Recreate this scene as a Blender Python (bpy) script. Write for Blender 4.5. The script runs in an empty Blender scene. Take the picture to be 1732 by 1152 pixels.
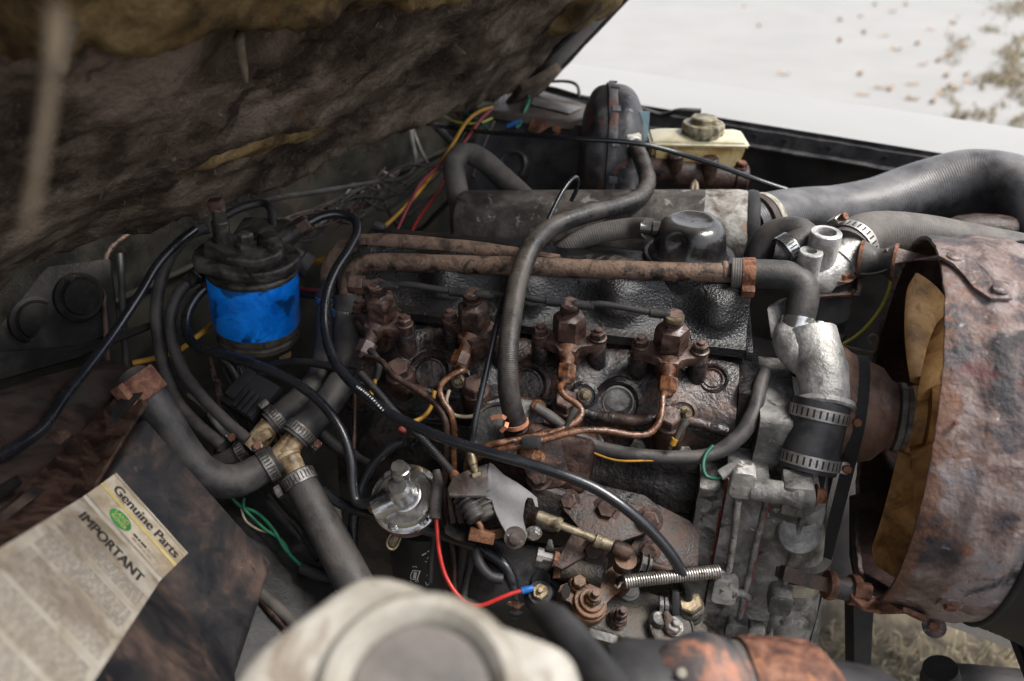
import bpy, bmesh, math, random
from mathutils import Vector as V, Matrix, noise
from mathutils.bvhtree import BVHTree
random.seed(7)
SC = bpy.context.scene
COL = SC.collection
PI = math.pi
rad = math.radians
# ------------------------------------------------------------------ camera
CAM = V((0, 0, 1.55)); FPX = 1347.0
PITCH, YAW = rad(32), rad(12)
FW = V((-math.sin(YAW) * math.cos(PITCH), math.cos(YAW) * math.cos(PITCH), -math.sin(PITCH)))
RT = V((math.cos(YAW), math.sin(YAW), 0)); UP = RT.cross(FW)
cd = bpy.data.cameras.new("camera"); cam = bpy.data.objects.new("camera", cd); COL.objects.link(cam)
cam.matrix_world = Matrix(((RT.x, UP.x, -FW.x, CAM.x), (RT.y, UP.y, -FW.y, CAM.y), (RT.z, UP.z, -FW.z, CAM.z), (0, 0, 0, 1)))
cd.lens = 28; cd.sensor_width = 36; cd.clip_start = .02; cd.clip_end = 500
cd.dof.use_dof = True; cd.dof.focus_distance = .86; cd.dof.aperture_fstop = 3.7
SC.camera = cam
# ------------------------------------------------------------------ light: thin bright overcast
w = bpy.data.worlds.new("World"); SC.world = w; w.use_nodes = True
nt = w.node_tree; bg = nt.nodes["Background"]
sky = nt.nodes.new("ShaderNodeTexSky"); sky.sky_type = 'NISHITA'; sky.sun_disc = False
SUN_EL, SUN_AZ = rad(60), rad(84)       # azimuth measured from +Y towards +X
sky.sun_elevation = SUN_EL; sky.sun_rotation = SUN_AZ; sky.dust_density = 3
hs = nt.nodes.new("ShaderNodeHueSaturation"); hs.inputs['Saturation'].default_value = .3
nt.links.new(sky.outputs[0], hs.inputs['Color']); nt.links.new(hs.outputs[0], bg.inputs['Color'])
bg.inputs['Strength'].default_value = .135
sl = bpy.data.lights.new("sun", 'SUN'); sun = bpy.data.objects.new("sun", sl); COL.objects.link(sun)
sl.energy = 2.2; sl.angle = rad(24); sl.color = (1, .96, .9)
sd = V((math.sin(SUN_AZ) * math.cos(SUN_EL), math.cos(SUN_AZ) * math.cos(SUN_EL), math.sin(SUN_EL)))
sun.rotation_euler = sd.to_track_quat('Z', 'Y').to_euler()
SC.view_settings.view_transform = 'Standard'; SC.view_settings.look = 'None'
SC.view_settings.exposure = 1.32; SC.view_settings.gamma = 1

# ------------------------------------------------------------------ helpers
def ray(px, py): return FW + RT * ((px - 866) / FPX) + UP * ((576 - py) / FPX)
def P(px, py, d): return CAM + ray(px, py) * d
def PY(px, py, Y):
    r = ray(px, py); return CAM + r * (Y / r.y)
def PZ(px, py, Z):
    r = ray(px, py); return CAM + r * ((Z - CAM.z) / r.z)
def PX(px, py, X):
    r = ray(px, py); return CAM + r * (X / r.x)
def PP(l): return [P(*a) for a in l]
ORG = {}; GEO = {}
def tag(o, label=None, cat=None, group=None, kind=None):
    if label: o['label'] = label
    if cat: o['category'] = cat
    if group: o['group'] = group
    if kind: o['kind'] = kind
    return o
def T(name, label, cat, group=None):
    o = bpy.data.objects.new(name, None); COL.objects.link(o); o.empty_display_size = .02
    ORG[o] = None
    return tag(o, label, cat, group)
def mesh(name, vs, fs, mat, parent=None, smooth=True, uv=None, sharp=None, matidx=None):
    vs = [V(v) for v in vs]
    lo = V((min(v[i] for v in vs) for i in range(3))); hi = V((max(v[i] for v in vs) for i in range(3)))
    c = (lo + hi) / 2
    if parent is None: c.z = lo.z
    me = bpy.data.meshes.new(name)
    me.from_pydata([v - c for v in vs], [], fs)
    for m in (mat if isinstance(mat, (list, tuple)) else [mat]): me.materials.append(m)
    if smooth:
        me.polygons.foreach_set('use_smooth', [True] * len(me.polygons))
        if sharp is not None: me.set_sharp_from_angle(angle=rad(sharp))
    if matidx: me.polygons.foreach_set('material_index', matidx)
    if uv:
        l = me.uv_layers.new(name='UVMap')
        for lp in me.loops: l.data[lp.index].uv = uv[lp.vertex_index]
    me.update()
    o = bpy.data.objects.new(name, me); COL.objects.link(o)
    ORG[o] = c; GEO[o] = (lo, hi)
    if parent is not None: o.parent = parent
    return o
def finish():
    objs = list(ORG)
    def tree(o):
        out = []
        for c in o.children: out += [c] + tree(c)
        return out
    for o in objs:
        if o.type == 'EMPTY':
            L = [c for c in tree(o) if c in GEO]
            if not L: continue
            lo = V((min(GEO[c][0][i] for c in L) for i in range(3))); hi = V((max(GEO[c][1][i] for c in L) for i in range(3)))
            ORG[o] = V(((lo.x + hi.x) / 2, (lo.y + hi.y) / 2, lo.z))
    for o in objs:
        if ORG[o] is None: continue
        o.location = ORG[o] - (ORG[o.parent] if o.parent else V((0, 0, 0)))
def dup(o, off, parent=None):
    c = o.copy(); COL.objects.link(c)
    ORG[c] = ORG[o] + off if ORG[o] is not None else None
    if o in GEO: GEO[c] = (GEO[o][0] + off, GEO[o][1] + off)
    c.parent = parent
    for ch in list(o.children):
        if ch in ORG: dup(ch, off, c)
    return c
def basis(a):
    a = V(a).normalized()
    h = V((0, 0, 1)) if abs(a.z) < .9 else V((1, 0, 0))
    u = h.cross(a).normalized(); return u, a.cross(u), a
def spline(pts, r, step):
    n = len(pts); rs = r if isinstance(r, (list, tuple)) else [r] * n
    if n == 2:
        pts = [pts[0], (pts[0] + pts[1]) / 2, pts[1]]; rs = [rs[0], (rs[0] + rs[1]) / 2, rs[1]]; n = 3
    op, orr = [], []
    for i in range(n - 1):
        p0 = pts[i - 1] if i else pts[0] * 2 - pts[1]; p3 = pts[i + 2] if i + 2 < n else pts[-1] * 2 - pts[-2]
        p1, p2 = pts[i], pts[i + 1]
        L = (p2 - p1).length; k = max(2, min(60, int(L / step)))
        d1 = max((p1 - p0).length, 1e-5) ** .5; d2 = max(L, 1e-5) ** .5; d3 = max((p3 - p2).length, 1e-5) ** .5
        m1 = (p1 - p0) / d1 / d1 * 0 + ((p1 - p0) / d1 - (p2 - p0) / (d1 + d2) + (p2 - p1) / d2) * d2
        m2 = ((p2 - p1) / d2 - (p3 - p1) / (d2 + d3) + (p3 - p2) / d3) * d2
        for j in range(k):
            t = j / k
            h00 = 2 * t ** 3 - 3 * t * t + 1; h10 = t ** 3 - 2 * t * t + t; h01 = -2 * t ** 3 + 3 * t * t; h11 = t ** 3 - t * t
            op.append(p1 * h00 + m1 * h10 + p2 * h01 + m2 * h11); orr.append(rs[i] * (1 - t) + rs[i + 1] * t)
    op.append(pts[-1]); orr.append(rs[-1])
    return op, orr
def sweep(pts, rs, n, wob=0, flat=1.0, wfreq=60):
    vs, fs, uv = [], [], []
    t0 = (pts[1] - pts[0]).normalized(); u = basis(t0)[0]; s = 0
    for i, p in enumerate(pts):
        t = (pts[min(i + 1, len(pts) - 1)] - pts[max(i - 1, 0)]).normalized()
        u = (u - t * u.dot(t)).normalized(); v = t.cross(u)
        if i: s += (p - pts[i - 1]).length
        for j in range(n):
            a = 2 * PI * j / n; d = u * math.cos(a) + v * math.sin(a) * flat
            q = p + d * rs[i]
            if wob: q = q + d * (wob * noise.noise(q * wfreq))
            vs.append(q); uv.append((s, j / n))
    for i in range(len(pts) - 1):
        for j in range(n):
            a, b = i * n + j, i * n + (j + 1) % n
            fs.append((a, b, b + n, a + n))
    fs.append(tuple(range(n - 1, -1, -1))); fs.append(tuple((len(pts) - 1) * n + j for j in range(n)))
    return vs, fs, uv
def tube(name, pts, r, mat, parent=None, n=14, wob=0, step=None, flat=1.0, wfreq=60):
    rm = max(r) if isinstance(r, (list, tuple)) else r
    p, rs = spline(pts, r, step or max(.004, rm * .6))
    vs, fs, uv = sweep(p, rs, n, wob, flat, wfreq)
    return mesh(name, vs, fs, mat, parent, True, uv, sharp=50)
def wire(name, label, cat, pts, r, mat, group=None, n=8, wob=0):
    o = tube(name, PP(pts), r, mat, None, n, wob); return tag(o, label, cat, group)
def lathe_geo(o, axis, prof, n=28, phase=0, squash=(1, 1)):
    u, v, a = basis(axis); vs, fs = [], []
    for r, h in prof:
        for j in range(n):
            t = 2 * PI * j / n + phase
            vs.append(o + a * h + u * (r * squash[0] * math.cos(t)) + v * (r * squash[1] * math.sin(t)))
    m = len(prof)
    for i in range(m - 1):
        for j in range(n):
            p, q = i * n + j, i * n + (j + 1) % n
            fs.append((p, q, q + n, p + n))
    if prof[0][0] > 1e-6: fs.append(tuple(range(n - 1, -1, -1)))
    if prof[-1][0] > 1e-6: fs.append(tuple((m - 1) * n + j for j in range(n)))
    return vs, fs
def lathe(name, o, axis, prof, mat, parent=None, n=28, sharp=35, phase=0, wob=0, squash=(1, 1)):
    vs, fs = lathe_geo(o, axis, prof, n, phase, squash)
    if wob: vs = [p + V((noise.noise(p * 55), noise.noise(p * 55 + V((9, 0, 0))), noise.noise(p * 55 + V((0, 7, 0))))) * wob for p in vs]
    return mesh(name, vs, fs, mat, parent, True, sharp=sharp)
def join(parts):
    vs, fs = [], []
    for v, f in parts:
        k = len(vs); vs += v; fs += [tuple(i + k for i in t) for t in f]
    return vs, fs
def hex_geo(o, axis, r, h, phase=.3, washer=0, stud=0):
    L = []
    z = 0
    if washer: L.append(lathe_geo(o, axis, [(0, 0), (washer, 0), (washer, h * .14), (0, h * .14)], 18)); z = h * .14
    L.append(lathe_geo(o, axis, [(0, z), (r * .96, z), (r, z + h * .08), (r, h * .86), (r * .87, h), (0, h)], 6, phase))
    if stud: L.append(lathe_geo(o, axis, [(0, h * .9), (stud, h * .9), (stud, h * 1.6), (stud * .8, h * 1.7), (0, h * 1.7)], 10))
    return join(L)
def bolt(o, axis, r, h, mat, parent, name='bolt', phase=.3, washer=None, stud=0):
    vs, fs = hex_geo(o, axis, r, h, phase, r * 1.35 if washer is None else washer, stud)
    return mesh(name, vs, fs, mat, parent, True, sharp=25)
def bm_out(bm, name, mat, parent, smooth=True, sharp=35, wob=0, wf=60, sub=0):
    if sub: bmesh.ops.subdivide_edges(bm, edges=bm.edges[:], cuts=sub, use_grid_fill=True)
    bm.verts.index_update()
    vs = [v.co.copy() for v in bm.verts]; fs = [[v.index for v in f.verts] for f in bm.faces]; bm.free()
    if wob: vs = [p + V((noise.noise(p * wf), noise.noise(p * wf + V((9, 0, 0))), noise.noise(p * wf + V((0, 7, 0))))) * wob for p in vs]
    return mesh(name, vs, fs, mat, parent, smooth, sharp=sharp)
def prism(name, outline, depth, mat, parent=None, bevel=0, seg=2, wob=0, sharp=35):
    """outline: world points (roughly coplanar); depth: world vector of extrusion"""
    bm = bmesh.new(); d = V(depth)
    a = [bm.verts.new(p) for p in outline]; b = [bm.verts.new(p + d) for p in outline]
    n = len(a)
    bm.faces.new(a); bm.faces.new(b[::-1])
    for i in range(n): bm.faces.new((a[i], b[i], b[(i + 1) % n], a[(i + 1) % n]))
    bmesh.ops.recalc_face_normals(bm, faces=bm.faces[:])
    if bevel: bmesh.ops.bevel(bm, geom=bm.edges[:], offset=bevel, segments=seg, affect='EDGES', profile=.6, clamp_overlap=True)
    return bm_out(bm, name, mat, parent, sharp=sharp, wob=wob)
def newell(ps):
    n = V((0, 0, 0))
    for i, p in enumerate(ps):
        q = ps[(i + 1) % len(ps)]
        n += V(((p.y - q.y) * (p.z + q.z), (p.z - q.z) * (p.x + q.x), (p.x - q.x) * (p.y + q.y)))
    return n.normalized()
def plate(name, px, thick, mat, parent=None, bevel=.0008, **k):
    """flat sheet through points given as (px, py, depth); its body lies behind them"""
    ps = PP(px); c = sum(ps, V((0, 0, 0))) / len(ps); n = newell(ps)
    if n.dot(c - CAM) < 0: n = -n
    ps = [p - n * n.dot(p - c) for p in ps]
    return prism(name, ps, n * thick, mat, parent, bevel, **k)
def box(name, c, size, mat, parent=None, rot=None, bevel=.002, seg=2, wob=0, sub=0):
    bm = bmesh.new(); bmesh.ops.create_cube(bm, size=1)
    M = Matrix.Translation(c) @ (rot.to_4x4() if rot else Matrix.Identity(4)) @ Matrix.Diagonal((*size, 1))
    bmesh.ops.transform(bm, matrix=M, verts=bm.verts)
    if sub: bmesh.ops.subdivide_edges(bm, edges=bm.edges[:], cuts=sub, use_grid_fill=True)
    if bevel and not sub: bmesh.ops.bevel(bm, geom=bm.edges[:], offset=bevel, segments=seg, affect='EDGES', profile=.6)
    return bm_out(bm, name, mat, parent, wob=wob)
def rotm(x=0, y=0, z=0): return (Matrix.Rotation(rad(z), 3, 'Z') @ Matrix.Rotation(rad(y), 3, 'Y') @ Matrix.Rotation(rad(x), 3, 'X'))
def axrot(x, z):
    """rotation whose local x, z follow the given world axes"""
    x = V(x).normalized(); z = V(z); z = (z - x * z.dot(x)).normalized(); y = z.cross(x)
    return Matrix((x, y, z)).transposed()
def rrect(c, u, v, w, h, r, k=4):
    out = []
    for sx, sy, a0 in ((1, 1, 0), (-1, 1, 90), (-1, -1, 180), (1, -1, 270)):
        for i in range(k + 1):
            a = rad(a0 + 90 * i / k)
            out.append(c + u * (sx * (w / 2 - r) + r * math.cos(a)) + v * (sy * (h / 2 - r) + r * math.sin(a)))
    return out
def loft(name, sec, xs, mat, parent=None, disp=None, close=True, sharp=45, caps=True, sub=.008):
    """section of (Y,Z) swept along X; disp(x, p, i) -> offset"""
    ss = []
    m = len(sec)
    for i in range(m if close else m - 1):
        a, b = V((0, *sec[i])), V((0, *sec[(i + 1) % m])); k = max(1, int((b - a).length / sub))
        for j in range(k): ss.append(a.lerp(b, j / k))
    if not close: ss.append(V((0, *sec[-1])))
    n = len(ss); vs = []; fs = []
    for x in xs:
        for p in ss:
            q = V((x, p.y, p.z)); vs.append(q + disp(q) if disp else q)
    for i in range(len(xs) - 1):
        for j in range(n if close else n - 1):
            a, b = i * n + j, i * n + (j + 1) % n; fs.append((a, b, b + n, a + n))
    if caps and close: fs.append(tuple(range(n))); fs.append(tuple((len(xs) - 1) * n + j for j in range(n - 1, -1, -1)))
    return mesh(name, vs, fs, mat, parent, True, sharp=sharp)
def rng(a, b, st):
    k = max(1, int(round((b - a) / st))); return [a + (b - a) * i / k for i in range(k + 1)]
def clamp(parent, c, axis, r, w=.011, mat=None, screw_mat=None, sdir=None, teeth=True, name='hose_clamp'):
    """worm-drive hose clip: band with punched ribs, a housing and its screw"""
    u, v, a = basis(axis); n = 90; vs, fs = [], []
    sd_ = V(sdir) if sdir else u; sd_ = (sd_ - a * sd_.dot(a)).normalized()
    t0 = math.atan2(sd_.dot(v), sd_.dot(u))
    ring = [(0, -w / 2), (.0009, -w / 2), (.0011, -w * .34), (.0011, w * .34), (.0009, w / 2), (0, w / 2)]
    for j in range(n):
        t = 2 * PI * j / n; d = u * math.cos(t) + v * math.sin(t)
        for k, (e, h) in enumerate(ring):
            x = 0
            vs.append(c + a * h + d * (r + .0003 + e - x))
    m = len(ring); mi = []
    for j in range(n):
        for k in range(m):
            fs.append((j * m + k, j * m + (k + 1) % m, ((j + 1) % n) * m + (k + 1) % m, ((j + 1) % n) * m + k)); mi.append(1 if teeth and k == 2 and j % 3 == 1 else 0)
    b = mesh(name, vs, fs, [mat, m_belt], parent, True, sharp=40, matidx=mi)
    tan = a.cross(sd_)
    hc = c + sd_ * (r + .0055)
    box('screw_housing', hc, (.015, w * 1.05, .0085), mat, b, axrot(tan, sd_), .0022, 2)
    so = hc + tan * .0075
    vs, fs = join([lathe_geo(so, tan, [(0, 0), (.0032, 0), (.0032, .003), (0, .003)], 12), hex_geo(so + tan * .003, tan, .0047, .0055)])
    mesh('screw', vs, fs, screw_mat or mat, b, True, sharp=25)
    return b
def bvh(*objs):
    vs, fs = [], []
    for o in objs:
        k = len(vs); vs += [v.co + ORG[o] for v in o.data.vertices]; fs += [[i + k for i in p.vertices] for p in o.data.polygons]
    return BVHTree.FromPolygons(vs, fs)
def on(tree, px, py, dflt=.86):
    h = tree.ray_cast(CAM, ray(px, py).normalized())
    return (h[0], h[1] if h[1].dot(ray(px, py)) < 0 else -h[1]) if h[0] else (P(px, py, dflt), -ray(px, py).normalized())

# ------------------------------------------------------------------ materials
def M(name, cols, scale=40, rough=(.4, .7), metal=0, bump=.3, bscale=180, speck=None, dust=None, bump2=None, spec=.3, coat=0, stretch=None, pos=None, waves=None, sss=0, island=False, grit=True):
    m = bpy.data.materials.new(name); m.use_nodes = True; t = m.node_tree; N = t.nodes; L = t.links
    b = N["Principled BSDF"]
    tc = N.new("ShaderNodeTexCoord"); oi = N.new("ShaderNodeObjectInfo")
    ad = N.new("ShaderNodeVectorMath"); ad.operation = 'MULTIPLY_ADD'
    cx = N.new("ShaderNodeCombineXYZ")
    for i in range(3): L.new(oi.outputs['Random'], cx.inputs[i])
    L.new(cx.outputs[0], ad.inputs[0]); ad.inputs[1].default_value = (13.7, 7.1, 3.3); L.new(tc.outputs['Object'], ad.inputs[2])
    src = ad.outputs[0]
    if stretch:
        mp = N.new("ShaderNodeMapping"); mp.inputs['Scale'].default_value = stretch; L.new(src, mp.inputs['Vector']); src = mp.outputs[0]
    def nz(sc, det=9, ro=.62, dist=0):
        n = N.new("ShaderNodeTexNoise"); n.inputs['Scale'].default_value = sc; n.inputs['Detail'].default_value = det
        n.inputs['Roughness'].default_value = ro; n.inputs['Distortion'].default_value = dist; L.new(src, n.inputs['Vector']); return n.outputs['Fac']
    def ramp(f, stops):
        r = N.new("ShaderNodeValToRGB"); e = r.color_ramp.elements
        while len(e) < len(stops): e.new(.5)
        for k, (p, c) in enumerate(stops): e[k].position = p; e[k].color = (*c, 1) if isinstance(c, tuple) else (c, c, c, 1)
        L.new(f, r.inputs[0]); return r.outputs[0]
    k = len(cols)
    pos = pos or [.39 + .22 * i / max(1, k - 1) for i in range(k)]
    speck = (speck if isinstance(speck, list) else [speck] if speck else []) + ([((.2, .185, .17), 330, .70, .55)] if grit else [])
    base = nz(scale, 10, .66, .4)
    col = ramp(base, list(zip(pos, cols))) if k > 1 else None
    if island:
        gi = N.new("ShaderNodeNewGeometry"); col = ramp(gi.outputs['Random Per Island'], [(i / max(1, k - 1), c) for i, c in enumerate(cols)])
    def mix(f, a, c):
        x = N.new("ShaderNodeMix"); x.data_type = 'RGBA'; L.new(f, x.inputs[0])
        if a is not None: L.new(a, x.inputs[6])
        else: x.inputs[6].default_value = (*cols[0], 1)
        x.inputs[7].default_value = (*c, 1); return x.outputs[2]
    fine = nz(bscale, 6, .6)
    rmix = fine
    if speck:
        for c, sc, th, am in (speck if isinstance(speck, list) else [speck]):
            f = ramp(nz(sc, 7, .6, .6), [(th, 0.0), (min(1, th + .07), am)]); col = mix(f, col, c)
    if dust:
        c, am = dust; am *= .7
        g = N.new("ShaderNodeNewGeometry"); sx = N.new("ShaderNodeSeparateXYZ"); L.new(g.outputs['Normal'], sx.inputs[0])
        f1 = ramp(sx.outputs[2], [(.15, 0.0), (.95, 1.0)]); mu = N.new("ShaderNodeMath"); mu.operation = 'MULTIPLY'; L.new(f1, mu.inputs[0])
        L.new(ramp(nz(scale * 1.7, 8, .6), [(.3, 0.0), (.7, am)]), mu.inputs[1]); col = mix(mu.outputs[0], col, c)
    if col is None: b.inputs['Base Color'].default_value = (*cols[0], 1)
    else: L.new(col, b.inputs['Base Color'])
    mr = N.new("ShaderNodeMapRange"); L.new(base, mr.inputs[0]); mr.inputs[1].default_value = .35; mr.inputs[2].default_value = .65
    mr.inputs[3].default_value, mr.inputs[4].default_value = rough; L.new(mr.outputs[0], b.inputs['Roughness'])
    b.inputs['Metallic'].default_value = metal; b.inputs['Specular IOR Level'].default_value = spec
    if coat: b.inputs['Coat Weight'].default_value = coat; b.inputs['Coat Roughness'].default_value = .25
    if sss: b.inputs['Subsurface Weight'].default_value = sss; b.inputs['Subsurface Radius'].default_value = (.01, .008, .004)
    hgt = None
    if bump:
        bp = N.new("ShaderNodeBump"); bp.inputs['Strength'].default_value = bump; bp.inputs['Distance'].default_value = .003; L.new(fine, bp.inputs['Height']); hgt = bp
    if bump2:
        st, sc = bump2; b2 = N.new("ShaderNodeBump"); b2.inputs['Strength'].default_value = st; b2.inputs['Distance'].default_value = .006
        L.new(nz(sc, 5, .55), b2.inputs['Height'])
        if hgt: L.new(hgt.outputs[0], b2.inputs['Normal'])
        hgt = b2
    if waves:      # moulded rings or braid that run along a hose (UV.x is metres along it)
        st, fr = waves; wv = N.new("ShaderNodeTexWave"); wv.inputs['Scale'].default_value = fr; wv.inputs['Distortion'].default_value = .6; wv.inputs['Detail'].default_value = 1
        um = N.new("ShaderNodeTexCoord"); L.new(um.outputs['UV'], wv.inputs['Vector'])
        b3 = N.new("ShaderNodeBump"); b3.inputs['Strength'].default_value = st; b3.inputs['Distance'].default_value = .0015; L.new(wv.outputs['Fac'], b3.inputs['Height'])
        if hgt: L.new(hgt.outputs[0], b3.inputs['Normal'])
        hgt = b3
    if hgt: L.new(hgt.outputs[0], b.inputs['Normal'])
    return m
GREY_DUST = (.16, .14, .125)
m_rust_pipe = M('rusty_pipe', [(.011, .009, .0082), (.055, .036, .027), (.14, .09, .065), (.08, .052, .039)], 55, (.55, .85), bump=.5, bscale=260, speck=[((.2, .075, .03), 90, .62, .8), ((.26, .2, .16), 150, .62, .6)], dust=((.25, .17, .12), .5))
m_rust = M('heavy_rust', [(.045, .02, .014), (.12, .05, .03), (.2, .1, .065)], 60, (.55, .85), bump=.6, bscale=220, speck=((.25, .1, .04), 110, .6, .7))
m_rust_dark = M('dark_rust', [(.012, .007, .006), (.034, .018, .0135), (.066, .037, .027)], 55, (.35, .65), bump=.4, bscale=260, speck=((.14, .05, .025), 120, .63, .7))
m_rust_orange = M('orange_rust', [(.06, .022, .011), (.17, .07, .036), (.24, .115, .065)], 90, (.6, .85), bump=.4, bscale=300)
m_inj = M('oily_rust_iron', [(.013, .0075, .006), (.042, .0215, .0165), (.088, .049, .037)], 60, (.2, .55), bump=.3, bscale=300, spec=.6, dust=((.17, .12, .105), .6), speck=((.012, .01, .01), 50, .62, .7))
m_inj_wet = M('wet_brown_iron', [(.03, .012, .007), (.1, .04, .018), (.15, .07, .035)], 80, (.12, .35), bump=.3, bscale=350, spec=.6)
m_head = M('oily_cast_iron', [(.006, .006, .007), (.013, .011, .011), (.034, .022, .019), (.075, .042, .032)], 22, (.08, .4), bump=.6, bscale=190, bump2=(.18, 45), spec=.55, speck=[((.12, .045, .025), 30, .66, .6), ((.14, .13, .12), 260, .7, .5)])
m_block = M('oily_block_iron', [(.006, .006, .006), (.014, .012, .0115), (.032, .025, .022)], 26, (.12, .45), bump=.7, bscale=200, bump2=(.35, 40), speck=[((.13, .04, .022), 24, .66, .8), ((.15, .14, .13), 300, .68, .5)])
m_cover = M('black_wrinkle_paint', [(.003, .003, .0035), (.0065, .006, .0065), (.018, .016, .0145)], 13, (.08, .27), bump=.6, bscale=340, bump2=(.05, 60), spec=.6, speck=[((.1, .088, .078), 15, .6, .75), ((.22, .2, .18), 300, .71, .6)])
m_cover_rust = m_head
m_black_gloss = M('glossy_black_enamel', [(.008, .008, .009), (.014, .013, .013)], 30, (.14, .28), bump=.12, bscale=240, spec=.6, speck=[((.12, .11, .1), 240, .68, .6)], dust=((.15, .135, .12), .55))
m_hose = M('dusty_rubber', [(.018, .018, .02), (.035, .034, .035), (.055, .05, .047)], 30, (.42, .66), bump=.2, bscale=300, dust=((.15, .125, .105), .5), speck=((.14, .11, .085), 28, .66, .5))
m_hose_grey = M('grey_dusty_rubber', [(.035, .033, .033), (.06, .055, .051), (.09, .08, .072)], 26, (.5, .75), bump=.2, bscale=240, dust=((.17, .15, .135), .8), waves=(.25, 120))
m_hose_black = M('clean_black_rubber', [(.014, .014, .016), (.03, .03, .033), (.05, .05, .052)], 22, (.3, .52), bump=.1, bscale=300, waves=(.1, 95), dust=((.12, .118, .115), .6))
m_intake = M('faintly_ribbed_rubber', [(.012, .012, .014), (.028, .0275, .03), (.055, .053, .056)], 16, (.26, .46), bump=.12, bscale=260, waves=(.14, 78), dust=((.2, .19, .185), .8), stretch=None)
m_hose_braid = M('braided_rubber', [(.008, .008, .009), (.019, .0185, .0185), (.042, .037, .033)], 22, (.18, .4), bump=.2, bscale=260, waves=(.25, 190), dust=((.2, .165, .135), .7))
m_cable = M('black_nylon_pipe', [(.007, .008, .011), (.013, .014, .017)], 20, (.2, .34), bump=.06, bscale=200, spec=.6, speck=((.09, .08, .07), 200, .69, .5))
m_loom = M('dusty_cable', [(.03, .028, .026), (.05, .046, .04), (.075, .067, .058)], 40, (.6, .8), bump=.2, bscale=300)
m_loom_dark = M('dark_loom', [(.013, .013, .014), (.025, .023, .022)], 40, (.4, .65), bump=.25, bscale=300)
m_alu = M('weathered_aluminium', [(.2, .195, .185), (.36, .352, .34), (.5, .49, .475)], 38, (.36, .6), metal=.45, bump=.4, bscale=300, speck=[((.5, .5, .49), 70, .62, .7), ((.05, .045, .04), 45, .62, .6)])
m_alu_dirty = M('dirty_aluminium', [(.07, .067, .063), (.17, .165, .157), (.31, .3, .285)], 30, (.4, .65), metal=.35, bump=.45, bscale=260, speck=[((.36, .35, .33), 46, .6, .8), ((.025, .022, .02), 28, .6, .8)])
m_alu_bare = M('bare_aluminium_pad', [(.26, .25, .235), (.5, .485, .46)], 60, (.35, .55), metal=.3, bump=.3, bscale=300, speck=((.06, .055, .05), 75, .57, .9))
m_case = M('grimy_grey_casing', [(.06, .059, .056), (.14, .136, .13), (.25, .243, .23)], 28, (.4, .65), metal=.25, bump=.45, bscale=240, speck=[((.34, .325, .3), 85, .61, .8), ((.012, .011, .011), 36, .57, .8), ((.3, .29, .27), 26, .66, .5)])
m_zinc = M('bright_zinc', [(.3, .3, .3), (.48, .48, .48), (.62, .62, .61)], 34, (.12, .3), metal=.92, bump=.12, bscale=240, speck=((.13, .095, .06), 60, .62, .7))
m_band = M('dirty_steel_band', [(.25, .235, .22), (.42, .4, .38)], 60, (.3, .5), metal=.6, bump=.2, bscale=300, speck=((.14, .09, .06), 80, .58, .7))
m_worn_cream = M('worn_cream_band', [(.12, .105, .08), (.28, .26, .21), (.38, .355, .3)], 60, (.5, .65), bump=.15, speck=((.07, .045, .03), 90, .58, .8))
m_rod = M('yellowed_steel', [(.09, .075, .05), (.2, .165, .11), (.3, .26, .19)], 80, (.35, .55), metal=.4, bump=.25, bscale=300, speck=((.06, .04, .025), 110, .57, .8))
m_clip = M('dull_clip_steel', [(.07, .062, .055), (.17, .16, .15), (.3, .29, .275)], 70, (.35, .55), metal=.6, bump=.25, bscale=300, speck=((.07, .04, .028), 90, .55, .8))
m_tray = M('grimy_tray', [(.015, .0145, .0145), (.028, .027, .027), (.048, .046, .045)], 16, (.45, .7), bump=.3, bscale=200, speck=[((.12, .045, .028), 34, .68, .8), ((.18, .17, .16), 240, .69, .6)])
m_brass = M('dirty_brass', [(.10, .08, .052), (.27, .215, .14)], 90, (.3, .5), metal=.7, bump=.25, bscale=300, speck=((.07, .05, .03), 120, .58, .8))
m_plastic_tan = M('stained_nylon', [(.08, .05, .027), (.22, .155, .09), (.36, .28, .18)], 55, (.35, .55), bump=.15, bscale=300, speck=((.04, .025, .015), 90, .6, .7))
m_shroud = M('flaking_rust_shroud', [(.02, .019, .023), (.055, .045, .049), (.125, .085, .074), (.2, .158, .147), (.18, .165, .172)], 15, (.45, .8), bump=.8, bscale=130, bump2=(.6, 45), pos=[.36, .44, .5, .57, .64], speck=[((.24, .095, .04), 42, .61, .6), ((.014, .014, .018), 17, .55, .9), ((.42, .4, .41), 80, .63, .55), ((.085, .03, .03), 33, .6, .7)])
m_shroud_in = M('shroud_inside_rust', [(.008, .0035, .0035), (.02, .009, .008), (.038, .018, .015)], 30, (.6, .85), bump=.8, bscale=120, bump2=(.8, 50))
m_fan = M('ochre_fan_plastic', [(.2, .1, .034), (.45, .24, .085), (.62, .37, .15)], 18, (.42, .6), bump=.12, bscale=200, speck=((.09, .055, .025), 30, .6, .45))
m_pulley = M('brown_pulley', [(.075, .042, .03), (.16, .093, .068), (.22, .135, .1)], 28, (.5, .7), bump=.25, bscale=300)
m_grey_paint = M('grey_bracket_paint', [(.075, .073, .077), (.1, .097, .1), (.12, .115, .117)], 40, (.42, .55), bump=.15, bscale=300, speck=[((.05, .03, .022), 26, .64, .8), ((.26, .25, .25), 240, .71, .6)])
m_grey_rust = M('worn_bracket_paint', [(.03, .022, .019), (.065, .05, .045), (.1, .092, .09)], 45, (.4, .6), bump=.25, bscale=260)
m_pump_oil = M('oily_pump_casting', [(.011, .0095, .0075), (.026, .021, .014), (.046, .033, .021)], 45, (.36, .62), bump=.6, bscale=300, speck=[((.085, .036, .014), 26, .6, .7), ((.2, .19, .16), 330, .69, .6)], spec=.6)
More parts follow.
